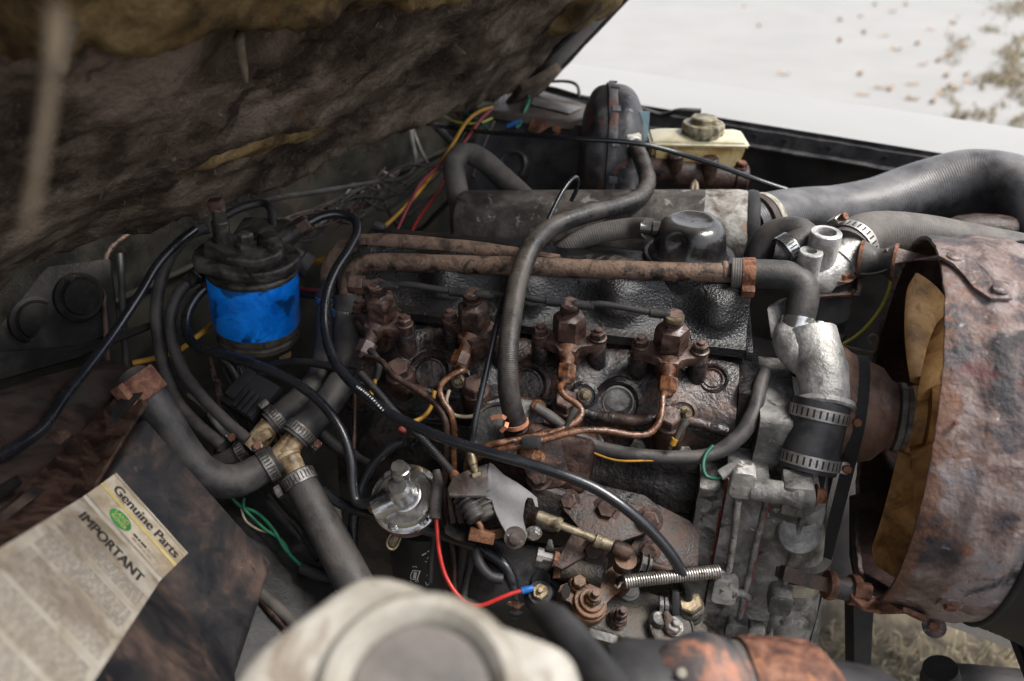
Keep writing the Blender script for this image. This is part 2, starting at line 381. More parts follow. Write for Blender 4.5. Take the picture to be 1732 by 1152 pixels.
m_lever = M('oily_orange_rust', [(.026, .015, .009), (.07, .03, .012), (.12, .055, .024)], 55, (.3, .55), bump=.3, bscale=300, speck=((.05, .045, .035), 40, .6, .7))
m_blue = M('blue_filter_paint', [(.0, .07, .34), (.001, .13, .56), (.004, .21, .78)], 16, (.3, .45), bump=.05, bscale=200, speck=[((.003, .012, .03), 24, .54, .8), ((.004, .025, .08), 60, .62, .7)], pos=[.36, .48, .58])
m_filter_head = M('oily_filter_casting', [(.012, .011, .011), (.036, .033, .03), (.085, .078, .07)], 30, (.22, .5), metal=.2, bump=.4, bscale=260, speck=[((.16, .06, .03), 44, .7, .7), ((.2, .19, .18), 300, .7, .5)])
m_filter_base = M('grimy_filter_base', [(.05, .043, .036), (.1, .088, .073)], 50, (.4, .6), metal=.3, bump=.3, bscale=260, speck=((.02, .018, .015), 70, .58, .8))
m_bulk = M('dusty_green_bulkhead', [(.0065, .0068, .006), (.0135, .0135, .0115), (.023, .021, .017)], 12, (.5, .75), bump=.25, bscale=150, speck=[((.04, .028, .018), 16, .62, .6), ((.07, .065, .06), 260, .7, .4)], spec=.1)
m_bulk_dark = M('grimy_footwell', [(.004, .0037, .0035), (.0085, .008, .0074), (.019, .0165, .0145)], 18, (.5, .75), bump=.3, bscale=150, spec=.1)
m_pad = M('felt_insulation', [(.03, .021, .0155), (.085, .063, .048), (.165, .128, .1)], 11, (.85, .95), bump=1.0, bscale=170, bump2=(.8, 40), spec=.15, speck=[((.2, .165, .135), 70, .63, .5), ((.012, .008, .006), 12, .58, .8), ((.13, .06, .018), 7, .65, .55)])
m_foam = M('yellowed_foam', [(.03, .02, .01), (.1, .066, .028), (.18, .126, .06)], 12, (.85, .95), bump=.8, bscale=140, bump2=(.6, 30), spec=.15, speck=((.12, .05, .012), 14, .6, .7))
m_fibre = M('pale_fibre', [(.05, .038, .026), (.095, .074, .052)], 60, (.85, .95), bump=.4, bscale=250, spec=.15)
m_hood_metal = M('hood_metal', [(.03, .027, .026), (.055, .05, .047), (.08, .07, .06)], 20, (.4, .6), bump=.2, bscale=180, speck=((.13, .1, .075), 18, .62, .7))
m_box_skin = M('worn_black_box', [(.008, .008, .01), (.018, .0165, .017), (.034, .024, .021), (.078, .053, .042)], 13, (.36, .6), bump=.2, bscale=170, pos=[.42, .52, .57, .68], speck=[((.008, .008, .01), 22, .57, .85), ((.16, .1, .07), 40, .66, .6)])
m_box_top = M('rust_brown_box_top', [(.018, .014, .0125), (.042, .029, .025), (.06, .046, .041)], 12, (.5, .75), bump=.3, bscale=170, speck=[((.03, .034, .03), 16, .58, .6)], spec=.1)
m_label = M('stained_label', [(.2, .155, .105), (.3, .25, .185), (.38, .335, .265)], 22, (.5, .65), bump=.06, bscale=200, speck=((.14, .095, .06), 36, .63, .75), grit=False)
m_label_white = M('label_white', [(.19, .152, .11), (.3, .265, .215), (.36, .33, .28)], 22, (.5, .65), bump=.06, bscale=200, speck=((.14, .1, .07), 36, .64, .75), grit=False)
m_ink = M('black_ink', [(.018, .017, .016)], 20, (.5, .6), bump=0, grit=False)
m_ink_fade = M('faded_ink', [(.15, .13, .11), (.24, .21, .18)], 60, (.5, .6), bump=0, grit=False)
m_green_ink = M('green_ink', [(.01, .1, .02), (.02, .17, .035)], 60, (.45, .6), bump=0, grit=False)
m_yellow_ink = M('yellow_ink', [(.3, .23, .075), (.38, .31, .13)], 60, (.5, .6), bump=0, grit=False)
m_bottle = M('stained_white_plastic', [(.12, .103, .078), (.24, .222, .19), (.31, .292, .26)], 14, (.4, .55), bump=.08, bscale=120, speck=[((.11, .078, .05), 24, .55, .75), ((.06, .047, .034), 40, .64, .6)], sss=.1, grit=False)
m_reservoir = M('yellowed_reservoir', [(.24, .13, .035), (.46, .32, .12), (.6, .48, .26)], 26, (.35, .5), bump=.08, bscale=200, speck=((.2, .09, .03), 34, .62, .75), sss=.12)
m_res_top = M('cream_reservoir_top', [(.36, .32, .2), (.5, .46, .34)], 30, (.35, .5), bump=.08, bscale=200, speck=((.3, .22, .11), 40, .66, .6))
m_cap_dirty = M('grimy_cap', [(.07, .06, .042), (.19, .16, .1), (.3, .27, .19)], 60, (.4, .6), bump=.2, bscale=250, speck=((.03, .025, .018), 80, .55, .8))
m_servo = M('black_servo_rust', [(.022, .022, .025), (.055, .053, .056), (.13, .13, .135)], 18, (.28, .5), bump=.35, bscale=170, speck=[((.15, .06, .04), 30, .56, .9), ((.36, .34, .32), 70, .65, .6)])
m_canister = M('mottled_canister', [(.03, .025, .022), (.065, .056, .05), (.12, .108, .097)], 20, (.55, .8), bump=.4, bscale=200, speck=[((.3, .29, .27), 50, .61, .6), ((.02, .017, .015), 18, .6, .7)])
m_canister_end = M('lichen_canister_end', [(.09, .07, .055), (.24, .225, .2), (.4, .385, .36)], 40, (.6, .8), bump=.4, bscale=240, speck=((.2, .11, .05), 30, .62, .7))
m_heater = M('black_heater_box', [(.022, .022, .025), (.042, .041, .044), (.07, .065, .063)], 16, (.35, .55), bump=.2, bscale=170, speck=((.1, .05, .03), 22, .68, .7))
m_heater_lid = M('brown_lid', [(.05, .04, .035), (.09, .072, .062)], 22, (.35, .55), bump=.15, bscale=170, dust=((.17, .15, .135), .5))
m_plate_alu = M('dull_data_plate', [(.13, .12, .11), (.26, .245, .225)], 22, (.35, .5), metal=.4, bump=.12, bscale=170)
m_wing = M('white_wing_paint', [(.228, .225, .219), (.238, .235, .229)], 9, (.6, .7), bump=.03, bscale=80, grit=False)
m_ground = M('pale_sandy_ground', [(.222, .219, .212), (.233, .229, .223), (.242, .238, .232)], 1.3, (.85, .95), bump=.1, bscale=40, spec=.2, grit=False)
m_grass = M('dry_grass', [(.13, .1, .06), (.21, .17, .11), (.3, .245, .17), (.14, .13, .06), (.36, .3, .22)], 30, (.7, .9), bump=0, spec=.2, island=True, grit=False)
m_soil = M('dark_soil', [(.03, .024, .018), (.06, .05, .037), (.11, .09, .062)], 14, (.85, .95), bump=.6, bscale=60, spec=.2)
m_leaf = M('dead_leaf', [(.14, .08, .045), (.26, .17, .1), (.34, .24, .15)], 50, (.6, .8), bump=.2, bscale=150, spec=.3, grit=False)
m_wing_in = M('dark_inner_wing', [(.014, .013, .013), (.026, .024, .023), (.042, .037, .033)], 10, (.55, .8), bump=.3, bscale=130)
m_flange = M('black_wing_flange', [(.02, .02, .022), (.035, .035, .038), (.06, .058, .058)], 26, (.4, .55), bump=.2, bscale=200, speck=((.25, .24, .23), 60, .7, .7))
m_yellow = M('yellow_wire', [(.25, .125, .014), (.36, .19, .022)], 50, (.35, .5), bump=.05, speck=((.12, .07, .02), 120, .6, .8))
m_red = M('red_wire', [(.28, .014, .012), (.36, .025, .02)], 50, (.3, .42), bump=.03)
m_pink = M('faded_red_wire', [(.16, .02, .03), (.24, .045, .055)], 50, (.4, .55), bump=.05)
m_green = M('green_wire', [(.012, .09, .05), (.024, .16, .085)], 50, (.35, .5), bump=.04)
m_green_dk = M('dark_green_wire', [(.008, .06, .04), (.015, .09, .06)], 50, (.35, .5), bump=.04)
m_bluec = M('blue_crimp', [(.008, .07, .25), (.015, .11, .36)], 50, (.3, .45), bump=.04)
m_straw = M('tan_wire', [(.2, .16, .11), (.3, .25, .18)], 50, (.5, .65), bump=.05)
m_lime = M('yellow_green_wire', [(.3, .3, .035), (.4, .36, .05)], 50, (.4, .55), bump=.05)
m_gasket = M('red_sealant', [(.15, .025, .018), (.27, .06, .045)], 80, (.4, .6), bump=.4, bscale=300)
m_white_plastic = M('cream_plastic', [(.52, .49, .42), (.66, .63, .57)], 40, (.4, .55), bump=.06, speck=((.2, .14, .09), 60, .64, .7), grit=False)
m_spring = M('bright_spring', [(.3, .28, .26), (.5, .48, .45)], 60, (.25, .42), metal=.9, bump=.15, speck=((.09, .06, .045), 90, .6, .8))
m_belt = M('rubber_belt', [(.012, .012, .013), (.022, .022, .024)], 30, (.5, .7), bump=.2, bscale=200)
m_clear = M('cloudy_sleeve', [(.09, .088, .082), (.2, .195, .185)], 40, (.25, .4), bump=.06)
m_copper = M('copper_clip', [(.33, .13, .07), (.5, .22, .13)], 60, (.4, .6), metal=.3, bump=.25, bscale=300)
m_oilcan = M('black_oil_filter', [(.008, .008, .009), (.014, .013, .013)], 30, (.35, .5), bump=.25, bscale=380, speck=((.1, .1, .1), 330, .7, .4))
m_print = M('pale_print', [(.35, .35, .36), (.5, .5, .5)], 90, (.5, .6), bump=0, grit=False)
m_fg_rust = M('rusted_fore_can', [(.022, .022, .025), (.06, .045, .042), (.24, .1, .06), (.33, .17, .1)], 11, (.4, .65), bump=.35, bscale=110, pos=[.4, .47, .53, .68], speck=((.32, .31, .3), 24, .68, .8))
m_fg_black = M('satin_black_paint', [(.010, .010, .0115), (.022, .022, .024)], 20, (.4, .58), bump=.15, bscale=120, dust=((.07, .068, .066), .5))
m_blue_sticker = M('pale_blue_sticker', [(.2, .3, .34), (.3, .42, .46)], 40, (.4, .55), bump=.05)
# the shroud has rusted through most along its open rim
def rim_rust(m):
    t = m.node_tree; N = t.nodes; L = t.links; b = N["Principled BSDF"]; old = b.inputs['Base Color'].links[0].from_socket
    tc = N.new("ShaderNodeTexCoord"); sx = N.new("ShaderNodeSeparateXYZ"); L.new(tc.outputs['Object'], sx.inputs[0])
    nz = N.new("ShaderNodeTexNoise"); nz.inputs['Scale'].default_value = 38; nz.inputs['Detail'].default_value = 8; nz.inputs['Roughness'].default_value = .65; L.new(tc.outputs['Object'], nz.inputs['Vector'])
    mr = N.new("ShaderNodeMapRange"); L.new(sx.outputs[0], mr.inputs[0]); mr.inputs[1].default_value = -.012; mr.inputs[2].default_value = -.058; mr.inputs[3].default_value = -.12; mr.inputs[4].default_value = .17
    ad = N.new("ShaderNodeMath"); L.new(mr.outputs[0], ad.inputs[0]); L.new(nz.outputs['Fac'], ad.inputs[1])
    r = N.new("ShaderNodeValToRGB"); r.color_ramp.elements[0].position = .56; r.color_ramp.elements[0].color = (0, 0, 0, 1); r.color_ramp.elements[1].position = .68; r.color_ramp.elements[1].color = (.85, .85, .85, 1); L.new(ad.outputs[0], r.inputs[0])
    r2 = N.new("ShaderNodeValToRGB"); r2.color_ramp.elements[0].position = .35; r2.color_ramp.elements[0].color = (.045, .018, .011, 1); r2.color_ramp.elements[1].position = .62; r2.color_ramp.elements[1].color = (.15, .075, .048, 1); L.new(nz.outputs['Fac'], r2.inputs[0])
    x = N.new("ShaderNodeMix"); x.data_type = 'RGBA'; L.new(r.outputs[0], x.inputs[0]); L.new(old, x.inputs[6]); L.new(r2.outputs[0], x.inputs[7]); L.new(x.outputs[2], b.inputs['Base Color'])
rim_rust(m_shroud)
#--BODY--
# ================================================================== setting
def sheet(name, fn, nu, nv, mat, parent=None, smooth=True):
    vs = [fn(i / nu, j / nv) for i in range(nu + 1) for j in range(nv + 1)]
    fs = [(i * (nv + 1) + j, (i + 1) * (nv + 1) + j, (i + 1) * (nv + 1) + j + 1, i * (nv + 1) + j + 1) for i in range(nu) for j in range(nv)]
    return mesh(name, vs, fs, mat, parent, smooth)
def fbm(p, s=1.0, o=4):
    a, r = 0, 1.0
    for i in range(o): a += r * noise.noise(p * s * (2 ** i)); r *= .5
    return a
g = mesh('ground', [(-60, -40, 0), (60, -40, 0), (60, 120, 0), (-60, 120, 0)], [(0, 1, 2, 3)], m_ground); tag(g, 'pale sandy ground around the vehicle', kind='structure')
soil = sheet('soil', lambda u, v: V((-15 + 30 * u, -18 + 19.75 * v, .004 + .004 * abs(noise.noise(V((u * 400, v * 300, 0)))))), 90, 60, m_soil); tag(soil, 'bare dark soil under the vehicle', kind='structure')
# dry grass: under the engine bay and on the far right of the pale ground
def blade(vs, fs, p, h, wd, rnd):
    a = rnd.uniform(0, 2 * PI); ln = rnd.uniform(.3, 1.3) * h; d = V((math.cos(a), math.sin(a), 0)); s = V((-d.y, d.x, 0)) * wd
    k = len(vs); q = p + d * ln * .4 + V((0, 0, h * .7)); e = p + d * ln + V((0, 0, h * rnd.uniform(.5, 1)))
    vs += [p - s, p + s, q + s * .7, q - s * .7, e]; fs += [(k, k + 1, k + 2, k + 3), (k + 3, k + 2, k + 4)]
R2 = random.Random(3); vs, fs = [], []
for i in range(9000):
    x, y = R2.uniform(.1, 2.0), R2.uniform(-.2, 1.35); blade(vs, fs, V((x, y, .004)), R2.uniform(.02, .07), R2.uniform(.001, .003), R2)
tag(mesh('grass', vs, fs, m_grass, smooth=False), 'dry straw coloured grass under the engine bay', kind='stuff')
vs, fs = [], []; vl, fl = [], []
A0 = PZ(1590, -30, 0)
for i in range(42000):
    px = 1380 + R2.random() ** .5 * 480; py = -60 + 300 * R2.random()
    th = (px - (1665 - .1 * py)) / 150
    c = 1.25 * fbm(V((px * .022, py * .034, 2)), 1, 5)
    if R2.random() > max(0, min(1, (c + th * .75 - .02) * 1.1)) * .6: continue
    p = PZ(px, py, .002); blade(vs, fs, p, R2.uniform(.015, .06), R2.uniform(.003, .008), R2)
tag(mesh('meadow_grass', vs, fs, m_grass, smooth=False), 'patchy dry grass at the edge of the pale ground', kind='stuff')
# fallen leaves one can tell apart on the pale ground
spots = [(1258, 12), (1284, 44), (1420, 34), (1420, 69), (1456, 28), (1461, 55), (1497, 60), (1562, 109), (1516, 84), (1325, 126), (1455, 125), (1490, 148), (1505, 151), (1545, 142), (1601, 128), (1587, 103), (1461, 160), (1544, 167), (1630, 78), (1575, 50), (1612, 40), (1508, 20), (1532, 8), (1595, 160), (1618, 150), (1578, 172), (1640, 140), (1552, 74), (1480, 8), (1605, 95)]
leaf0 = None
for i, (px, py) in enumerate(spots):
    c = PZ(px, py, .006); sz = R2.uniform(.028, .055); a = R2.uniform(0, 6.28)
    if leaf0 is None or i < 3:
        pts = []
        for k in range(12):
            t = k / 12 * 2 * PI; rr = sz * (.55 + .45 * abs(math.cos(t)) ** 1.5) * R2.uniform(.85, 1.1)
            pts.append(c + V((rr * math.cos(t), rr * .55 * math.sin(t), .012 * math.sin(t * 2 + i) + .012)))
        o = mesh('dead_leaf', pts + [c + V((0, 0, .004))], [(k, (k + 1) % 12, 12) for k in range(12)], m_leaf); leaf0 = o; c0 = ORG[o].copy()
    else: o = dup(leaf0, V((c.x, c.y, c0.z)) - c0)
    o.rotation_euler.z = a
    tag(o, 'curled brown dead leaf lying on the bright pale ground', 'leaf', 'dead leaves scattered over the pale ground')
# ------------------------------------------------------------------ far front wing
W0, W1 = P(1095, 183, 1.5), P(1745, 288, 1.27)
wd_ = (W1 - W0).normalized(); wl0 = W0 - wd_ * .35; wl1 = W1 + wd_ * .5
out = V((-wd_.y, wd_.x, 0)).normalized()
if out.y < 0: out = -out
wing = T('front_wing', 'bright white front wing beyond the engine with a drilled black flange', 'vehicle wing')
def wfn(u, v):
    b = wl0.lerp(wl1, u); s = v * .46
    if s < .3: return b + out * s + V((0, 0, .004 - .018 * (s / .3) ** 2))
    return b + out * (.3 + .09 * math.sin(min(1, (s - .3) / .1) * PI / 2)) + V((0, 0, -.014 - (s - .3) * 1.6))
sheet('wing_top', wfn, 40, 36, m_wing, wing)
wl = (wl1 - wl0).length
fo = [(0, .003), (0, -.004), (-.004, -.006), (-.006, -.03), (-.012, -.034), (-.012, -.037), (-.003, -.036), (.002, -.01), (.012, .003)]
vs = []; fs = []; NX = 90
for i in range(NX + 1):
    b = wl0.lerp(wl1, i / NX)
    for (s, z) in fo: vs.append(b + out * (s + .0012 * noise.noise(b * 25 + V((s, z, 0)) * 99)) + V((0, 0, z + .0016 * noise.noise(b * 30))))
n = len(fo)
for i in range(NX):
    for j in range(n): fs.append((i * n + j, i * n + (j + 1) % n, (i + 1) * n + (j + 1) % n, (i + 1) * n + j))
mesh('wing_flange', vs, fs, m_flange, wing, True, sharp=40)
for px, py in ((1278, 221), (1329, 229), (1404, 241), (1500, 254)):
    t = min(((P(px, py, d) - (wl0 + wd_ * ((P(px, py, d) - wl0).dot(wd_)))).length, d) for d in [1.2 + .005 * k for k in range(80)])[1]
    c = P(px, py, t); s = (c - wl0).dot(wd_); c = wl0 + wd_ * s + out * -.0065 + V((0, 0, -.017))
    lathe('flange_hole', c, -out, [(0, 0), (.0042, 0), (.0042, .0012), (.003, .0014), (0, .0008)], m_ink, wing, 14)
# inner wing wall under the flange
iw = T('inner_wing', 'dark grimy inner wing panel below the black flange', 'inner wing')
sheet('inner_panel', lambda u, v: wl0.lerp(wl1, u) + out * (.012 + .05 * v) + V((0, 0, -.03 - .62 * v + .004 * math.sin(u * 60) * (1 if v > .3 else 0))), 60, 10, m_wing_in, iw)
sheet('wheel_arch', lambda u, v: wl0.lerp(wl1, u) + out * (.05 - .5 * v) + V((0, 0, -.45 - .12 * v)), 30, 8, m_wing_in, iw)
# ------------------------------------------------------------------ hood, propped open on the left
K0 = P(938, 122, 1.46)
he = P(0, 480, .8) - K0; he.z = 0; he.normalize()
hn = V((-he.y, he.x, 0)); hn = hn if hn.x > 0 else -hn
HA = rad(46); hw = hn * math.cos(HA) + V((0, 0, math.sin(HA))); hN = hn * math.sin(HA) - V((0, 0, math.cos(HA)))
def H(s, t, h=0): return K0 + he * s + hw * t + hN * h
hood = T('hood', 'open hood seen from below with torn felt and yellowed foam lining', 'vehicle hood')
# outer skin with a rolled edge on the far side
prof = [(-.03, .0), (-.034, -.012), (-.02, -.02), (1.9, -.02), (1.9, -.017), (-.015, -.016), (-.026, -.008), (-.018, 0), (-.012, -.006), (-.008, -.004), (-.016, .004)]
vs = []; fs = []; n = len(prof)
for i in range(31):
    t = -.015 + 1.25 * i / 30
    for s, h in prof: vs.append(H(s, t, h + .0015 * noise.noise(V((t * 20, s, 0)))))
for i in range(30):
    for j in range(n): fs.append((i * n + j, i * n + (j + 1) % n, (i + 1) * n + (j + 1) % n, (i + 1) * n + j))
fs += [tuple(range(n)), tuple(30 * n + j for j in range(n - 1, -1, -1))]
mesh('outer_skin', vs, fs, m_hood_metal, hood, True, sharp=40)
prism('corner_brace', [H(-.005, .0, -.006), H(.09, .004, -.006), H(.075, .09, -.006), H(.03, .2, -.006), H(-.002, .2, -.006)], hN * .007, m_hood_metal, hood, .002)
def edge(s): return -.008 - .062 * max(0, s - .1) + .030 * fbm(V((s * 9, 3, 0)), 1, 4) + .012 * fbm(V((s * 40, 8, 0)), 1, 3)
def padf(s0, s1, t0f, t1f, h0, amp, nu, nv, mat, name, sd=0, tuck=.02):
    def fn(u, v):
        s = s0 + (s1 - s0) * u; ta, tb = t0f(s), t1f(s); t = ta + (tb - ta) * v; p = V((s, t, sd))
        h = h0 + amp * (fbm(p, 7, 5) * .7 + .5 * fbm(V((s * .5, t, sd)), 30, 4)) - .007 * max(0, noise.noise(p * 5 + V((3, 3, 3)))) * 3
        e = min(u * (s1 - s0), (1 - u) * (s1 - s0), v * (tb - ta), (1 - v) * (tb - ta))
        h -= tuck * max(0, 1 - e / .02) ** 1.5
        q = H(s, t, h); return q + hw * (.004 * noise.noise(p * 60)) + he * (.004 * noise.noise(p * 60 + V((5, 5, 5))))
    return sheet(name, fn, nu, nv, mat, hood)
padf(.105, 1.6, edge, lambda s: 1.1, .012, .011, 200, 140, m_pad, 'insulation_pad')
for pts in ([(.012, .10), (.05, .085), (.062, .13), (.04, .17), (.015, .16)], [(.01, .24), (.04, .22), (.055, .27), (.035, .36), (.012, .34)], [(.03, .045), (.062, .03), (.07, .06), (.045, .075)]):
    prism('peeled_patch', [H(s + .004 * noise.noise(V((s * 90, t * 90, 0))), t, -.012) for s, t in pts], hN * .0016, m_fibre, hood, 0)
# second, yellowed layer still hanging from the upper part
def up0(s): return .335 + .05 * fbm(V((s * 4, 0, 5)), 1, 3) + .02 * max(0, s - .55) + .02 * fbm(V((s * 20, 4, 5)), 1, 3)
padf(.33, 1.02, up0, lambda s: 1.12, .034, .014, 150, 90, m_foam, 'foam_layer', 4, .03)
padf(.60, .86, lambda s: .075 + .012 * fbm(V((s * 30, 0, 1)), 1, 3), lambda s: .105 + .022 * math.sin((s - .6) / .26 * PI) + .008 * fbm(V((s * 50, 0, 2)), 1, 2), .017, .006, 40, 14, m_foam, 'foam_tear', 7)
padf(.05, .22, lambda s: .17 + .02 * noise.noise(V((s * 30, 0, 0))), lambda s: .23 + .3 * (s - .05) + .02 * noise.noise(V((s * 30, 4, 0))), .03, .006, 30, 12, m_foam, 'foam_flap', 9)
prism('torn_corner', [H(.035, -.02, .008), H(.10, -.06, .012), H(.13, -.045, .012), H(.15, .03, .012), H(.05, .05, .008)], hN * .012, m_pad, hood, .003, wob=.008)
def strip(pts, w0, mat):
    o = tube('hanging_fibre', pts, [w0 * x for x in (1, .9, .8, .65, .3)][:len(pts)], mat, hood, 8, .0015, flat=.45); return o
strip(PP([(412, 45, .66), (404, 62, .64), (408, 90, .63), (413, 115, .63), (416, 140, .63)]), .0045, m_fibre)
strip(PP([(95, 10, .205), (86, 130, .20), (72, 230, .20), (57, 320, .20), (45, 395, .20)]), .0027, m_fibre)
strip(PP([(118, 40, .42), (105, 80, .40), (95, 120, .40)]), .006, m_fibre)
strip(PP([(765, 68, 1.02), (772, 80, 1.01), (780, 86, 1.01), (787, 92, 1.01)]), .0035, m_fibre)
strip(PP([(615, 200, 1.16), (622, 214, 1.15), (628, 228, 1.15), (630, 238, 1.15)]), .008, m_pad)
strip(PP([(602, 208, 1.16), (592, 220, 1.15), (584, 232, 1.15)]), .003, m_pad)
vs, fs = [], []
for i in range(1500):
    s = R2.uniform(.06, 1.3); b = H(s, edge(s) + R2.uniform(0, .03), .004 + R2.uniform(0, .012)); k = len(vs)
    d = (V((0, 0, -1)) * R2.uniform(.3, 1) + he * R2.uniform(-.8, .8) + hN * R2.uniform(0, .6)).normalized() * R2.uniform(.003, .011) * (1.0 if R2.random() < .94 else 2.2)
    sdv = d.cross(FW).normalized() * .0003; q = b + d * .6 + he * R2.uniform(-.004, .004)
    vs += [b - sdv, b + sdv, q + sdv * .7, q - sdv * .7, b + d]; fs += [(k, k + 1, k + 2, k + 3), (k + 3, k + 2, k + 4)]
tag(mesh('fibre_fringe', vs, fs, m_fibre, hood, False), kind='stuff')
vs, fs = [], []
for i in range(6000):
    s, t = R2.uniform(.06, 1.3), R2.uniform(.0, .75); h = .012 + .011 * (.7 * fbm(V((s, t, 0)), 7, 5)) + R2.uniform(.001, .008); k = len(vs)
    a = R2.gauss(0, .8); d = (he * math.cos(a) + hw * math.sin(a) + hN * R2.uniform(-.25, .45)).normalized() * R2.uniform(.003, .012); b = H(s, t + edge(s) + .012, h)
    sdv = d.cross(hN).normalized() * R2.uniform(.00015, .0004); q = b + d * .5 + hw * R2.uniform(-.003, .003) + hN * R2.uniform(-.001, .003)
    vs += [b - sdv, b + sdv, q + sdv * .8, q - sdv * .8, b + d]; fs += [(k, k + 1, k + 2, k + 3), (k + 3, k + 2, k + 4)]
tag(mesh('loose_fibres', vs, fs, m_pad, hood, False), kind='stuff')
# pieces of felt that hang off the torn lower edge
for px, py, d, sx in ((452, 296, 1.07, .02), (510, 276, 1.1, .013), (395, 290, 1.02, .012)):
    c = P(px, py, d); pts = [c + he * (sx * math.cos(a) * R2.uniform(.6, 1.2)) + V((0, 0, 1)) * (.011 * math.sin(a) * R2.uniform(.7, 1.2)) for a in [k * 2 * PI / 9 for k in range(9)]]
    prism('felt_tatter', pts, hN * .006, m_pad, hood, .0015, wob=.004)
plate('black_tatter', [(868, 92, 1.395), (880, 106, 1.395), (893, 114, 1.395), (901, 126, 1.395), (909, 120, 1.395), (917, 122, 1.395), (924, 108, 1.395), (936, 84, 1.395), (938, 58, 1.395), (912, 58, 1.395), (885, 70, 1.395)], .012, m_pad, hood, .002, wob=.004)
# ------------------------------------------------------------------ bulkhead
B0, B1 = P(60, 560, .95), P(760, 200, 1.52)
be = B1 - B0; be.z = 0; be.normalize(); bn = V((-be.y, be.x, 0)); bn = bn if bn.x > 0 else -bn
BZ = .5 * (B0.z + B1.z)
def BH(s, z, h=0): return V((B0.x, B0.y, BZ)) + be * s + V((0, 0, z)) + bn * h
bulk = T('bulkhead', 'dusty dark green bulkhead behind the engine below the hood', 'bulkhead')
sheet('upper_panel', lambda u, v: BH(-.5 + 1.52 * u, -.035 + .24 * v, -.012 + .03 * (1 - v) * 0), 20, 6, m_bulk, bulk)
prism('seam_flange', [BH(-.5, -.036, -.014), BH(1.0, -.036, -.014), BH(1.0, -.036, -.004), BH(-.5, -.036, -.004)], V((0, 0, -.004)), m_bulk, bulk, .002)
sheet('lower_panel', lambda u, v: BH(-.5 + 1.52 * u, -.028 - .56 * v, -.0125 + .045 * v), 20, 10, m_bulk, bulk)
prism('bulkhead_rib', [BH(.9, -.05, -.018), BH(.96, -.05, -.018), BH(.96, .2, -.018), BH(.9, .2, -.018)], bn * .012, m_bulk, bulk, .004)
# footwell with two blanking plugs
fw = T('footwell', 'grimy black footwell panel with two round blanking plugs', 'footwell panel')
plate('footwell_panel', [(-60, 470, .93), (185, 435, .97), (200, 555, .955), (120, 600, .94), (-60, 640, .9)], .01, m_bulk_dark, fw, .004)
prism('footwell_lip', PP([(-60, 600, .9), (130, 585, .935), (265, 540, .96), (262, 552, .955), (128, 606, .93), (-60, 660, .89)]), FW * .012, m_bulk_dark, fw, .003)
for px, py in ((62, 543), (137, 503)):
    c = P(px, py, .929 + .0003 * px * .3); c = P(px, py, .935)
    nn = (bn + V((0, 0, .25))).normalized()
    lathe('blanking_plug', c - nn * .004, nn, [(.029, -.004), (.029, .003), (.025, .006), (.021, .0045), (.02, .007), (.012, .0085), (0, .009)], m_bulk_dark, fw, 28)
# ================================================================== engine
EX0, EX1 = -.365, .092
eng = T('diesel_engine', 'oil soaked four cylinder diesel engine filling the bay', 'engine')
# --- block and cylinder head
def dn(a, f): return lambda q: V((0, a * noise.noise(q * f), a * noise.noise(q * f + V((9, 0, 0)))))
head_sec = [(.86, 1.075), (.775, 1.076), (.752, 1.072), (.728, 1.06), (.706, 1.040), (.694, 1.022), (.690, 1.0), (.690, .986), (.86, .986)]
LOBE = [-.30, -.205, -.10, 0.0]
def hdisp(q):
    o = V((0, 0, 0))
    if q.y < .765 and q.z > .992:
        b = max(math.exp(-((q.x - c) / .022) ** 2) for c in (-.285, -.19, -.085, .018))
        o += V((0, -.007, .003)) * (b - .45)
    o += V((0, .0022 * noise.noise(q * 32), .0022 * noise.noise(q * 32 + V((4, 4, 4)))))
    return o
head = loft('cylinder_head', head_sec, rng(EX0, EX1, .006), m_head, eng, hdisp, sub=.006)
block_sec = [(.86, .986), (.700, .986), (.694, .978), (.690, .962), (.678, .95), (.672, .93), (.664, .90), (.662, .87), (.655, .8), (.655, .55), (.86, .55)]
def bdisp(q):
    o = V((0, .003 * noise.noise(q * 24), .002 * noise.noise(q * 24 + V((4, 4, 4)))))
    if q.y < .75 and .93 < q.z < .99: o.y -= .012 * max(0, math.exp(-((q.x - .035) / .05) ** 2) + .6 * math.exp(-((q.x + .2) / .03) ** 2))
    return o
block = loft('engine_block', block_sec, rng(EX0 + .01, .061, .008), m_block, eng, bdisp, sub=.008)
# --- valve cover: scalloped near side, flat top, thick foot flange
cov_sec = [(.868, 1.078), (.756, 1.078), (.756, 1.088), (.768, 1.091), (.776, 1.1), (.785, 1.118), (.792, 1.132), (.802, 1.143), (.818, 1.149), (.838, 1.150), (.855, 1.147), (.865, 1.132), (.868, 1.1)]
def cdisp(q):
    if q.y > .83 or q.z < 1.09: return V((0, .0008 * noise.noise(q * 50), 0))
    b = max(math.exp(-((q.x - c) / .026) ** 2) for c in (-.245, -.148, -.045, .064))
    f = min(1, (q.z - 1.088) / .02) * (1 if q.z < 1.13 else max(.0, (1.152 - q.z) / .022))
    return V((0, (.009 - .021 * b) * f + .001 * noise.noise(q * 30), .001 * noise.noise(q * 30 + V((3, 0, 0)))))
cover = loft('valve_cover', cov_sec, rng(EX0 + .01, EX1 + .004, .005), m_cover, eng, cdisp, sub=.005)
prism('cover_end_flange', [V((EX1 + .004, .752, 1.077)), V((EX1 + .012, .752, 1.077)), V((EX1 + .012, .868, 1.077)), V((EX1 + .004, .868, 1.077))], V((0, 0, .012)), m_cover, eng, .002)
TH = bvh(head); TB = bvh(head, block); TC = bvh(head, block, cover)
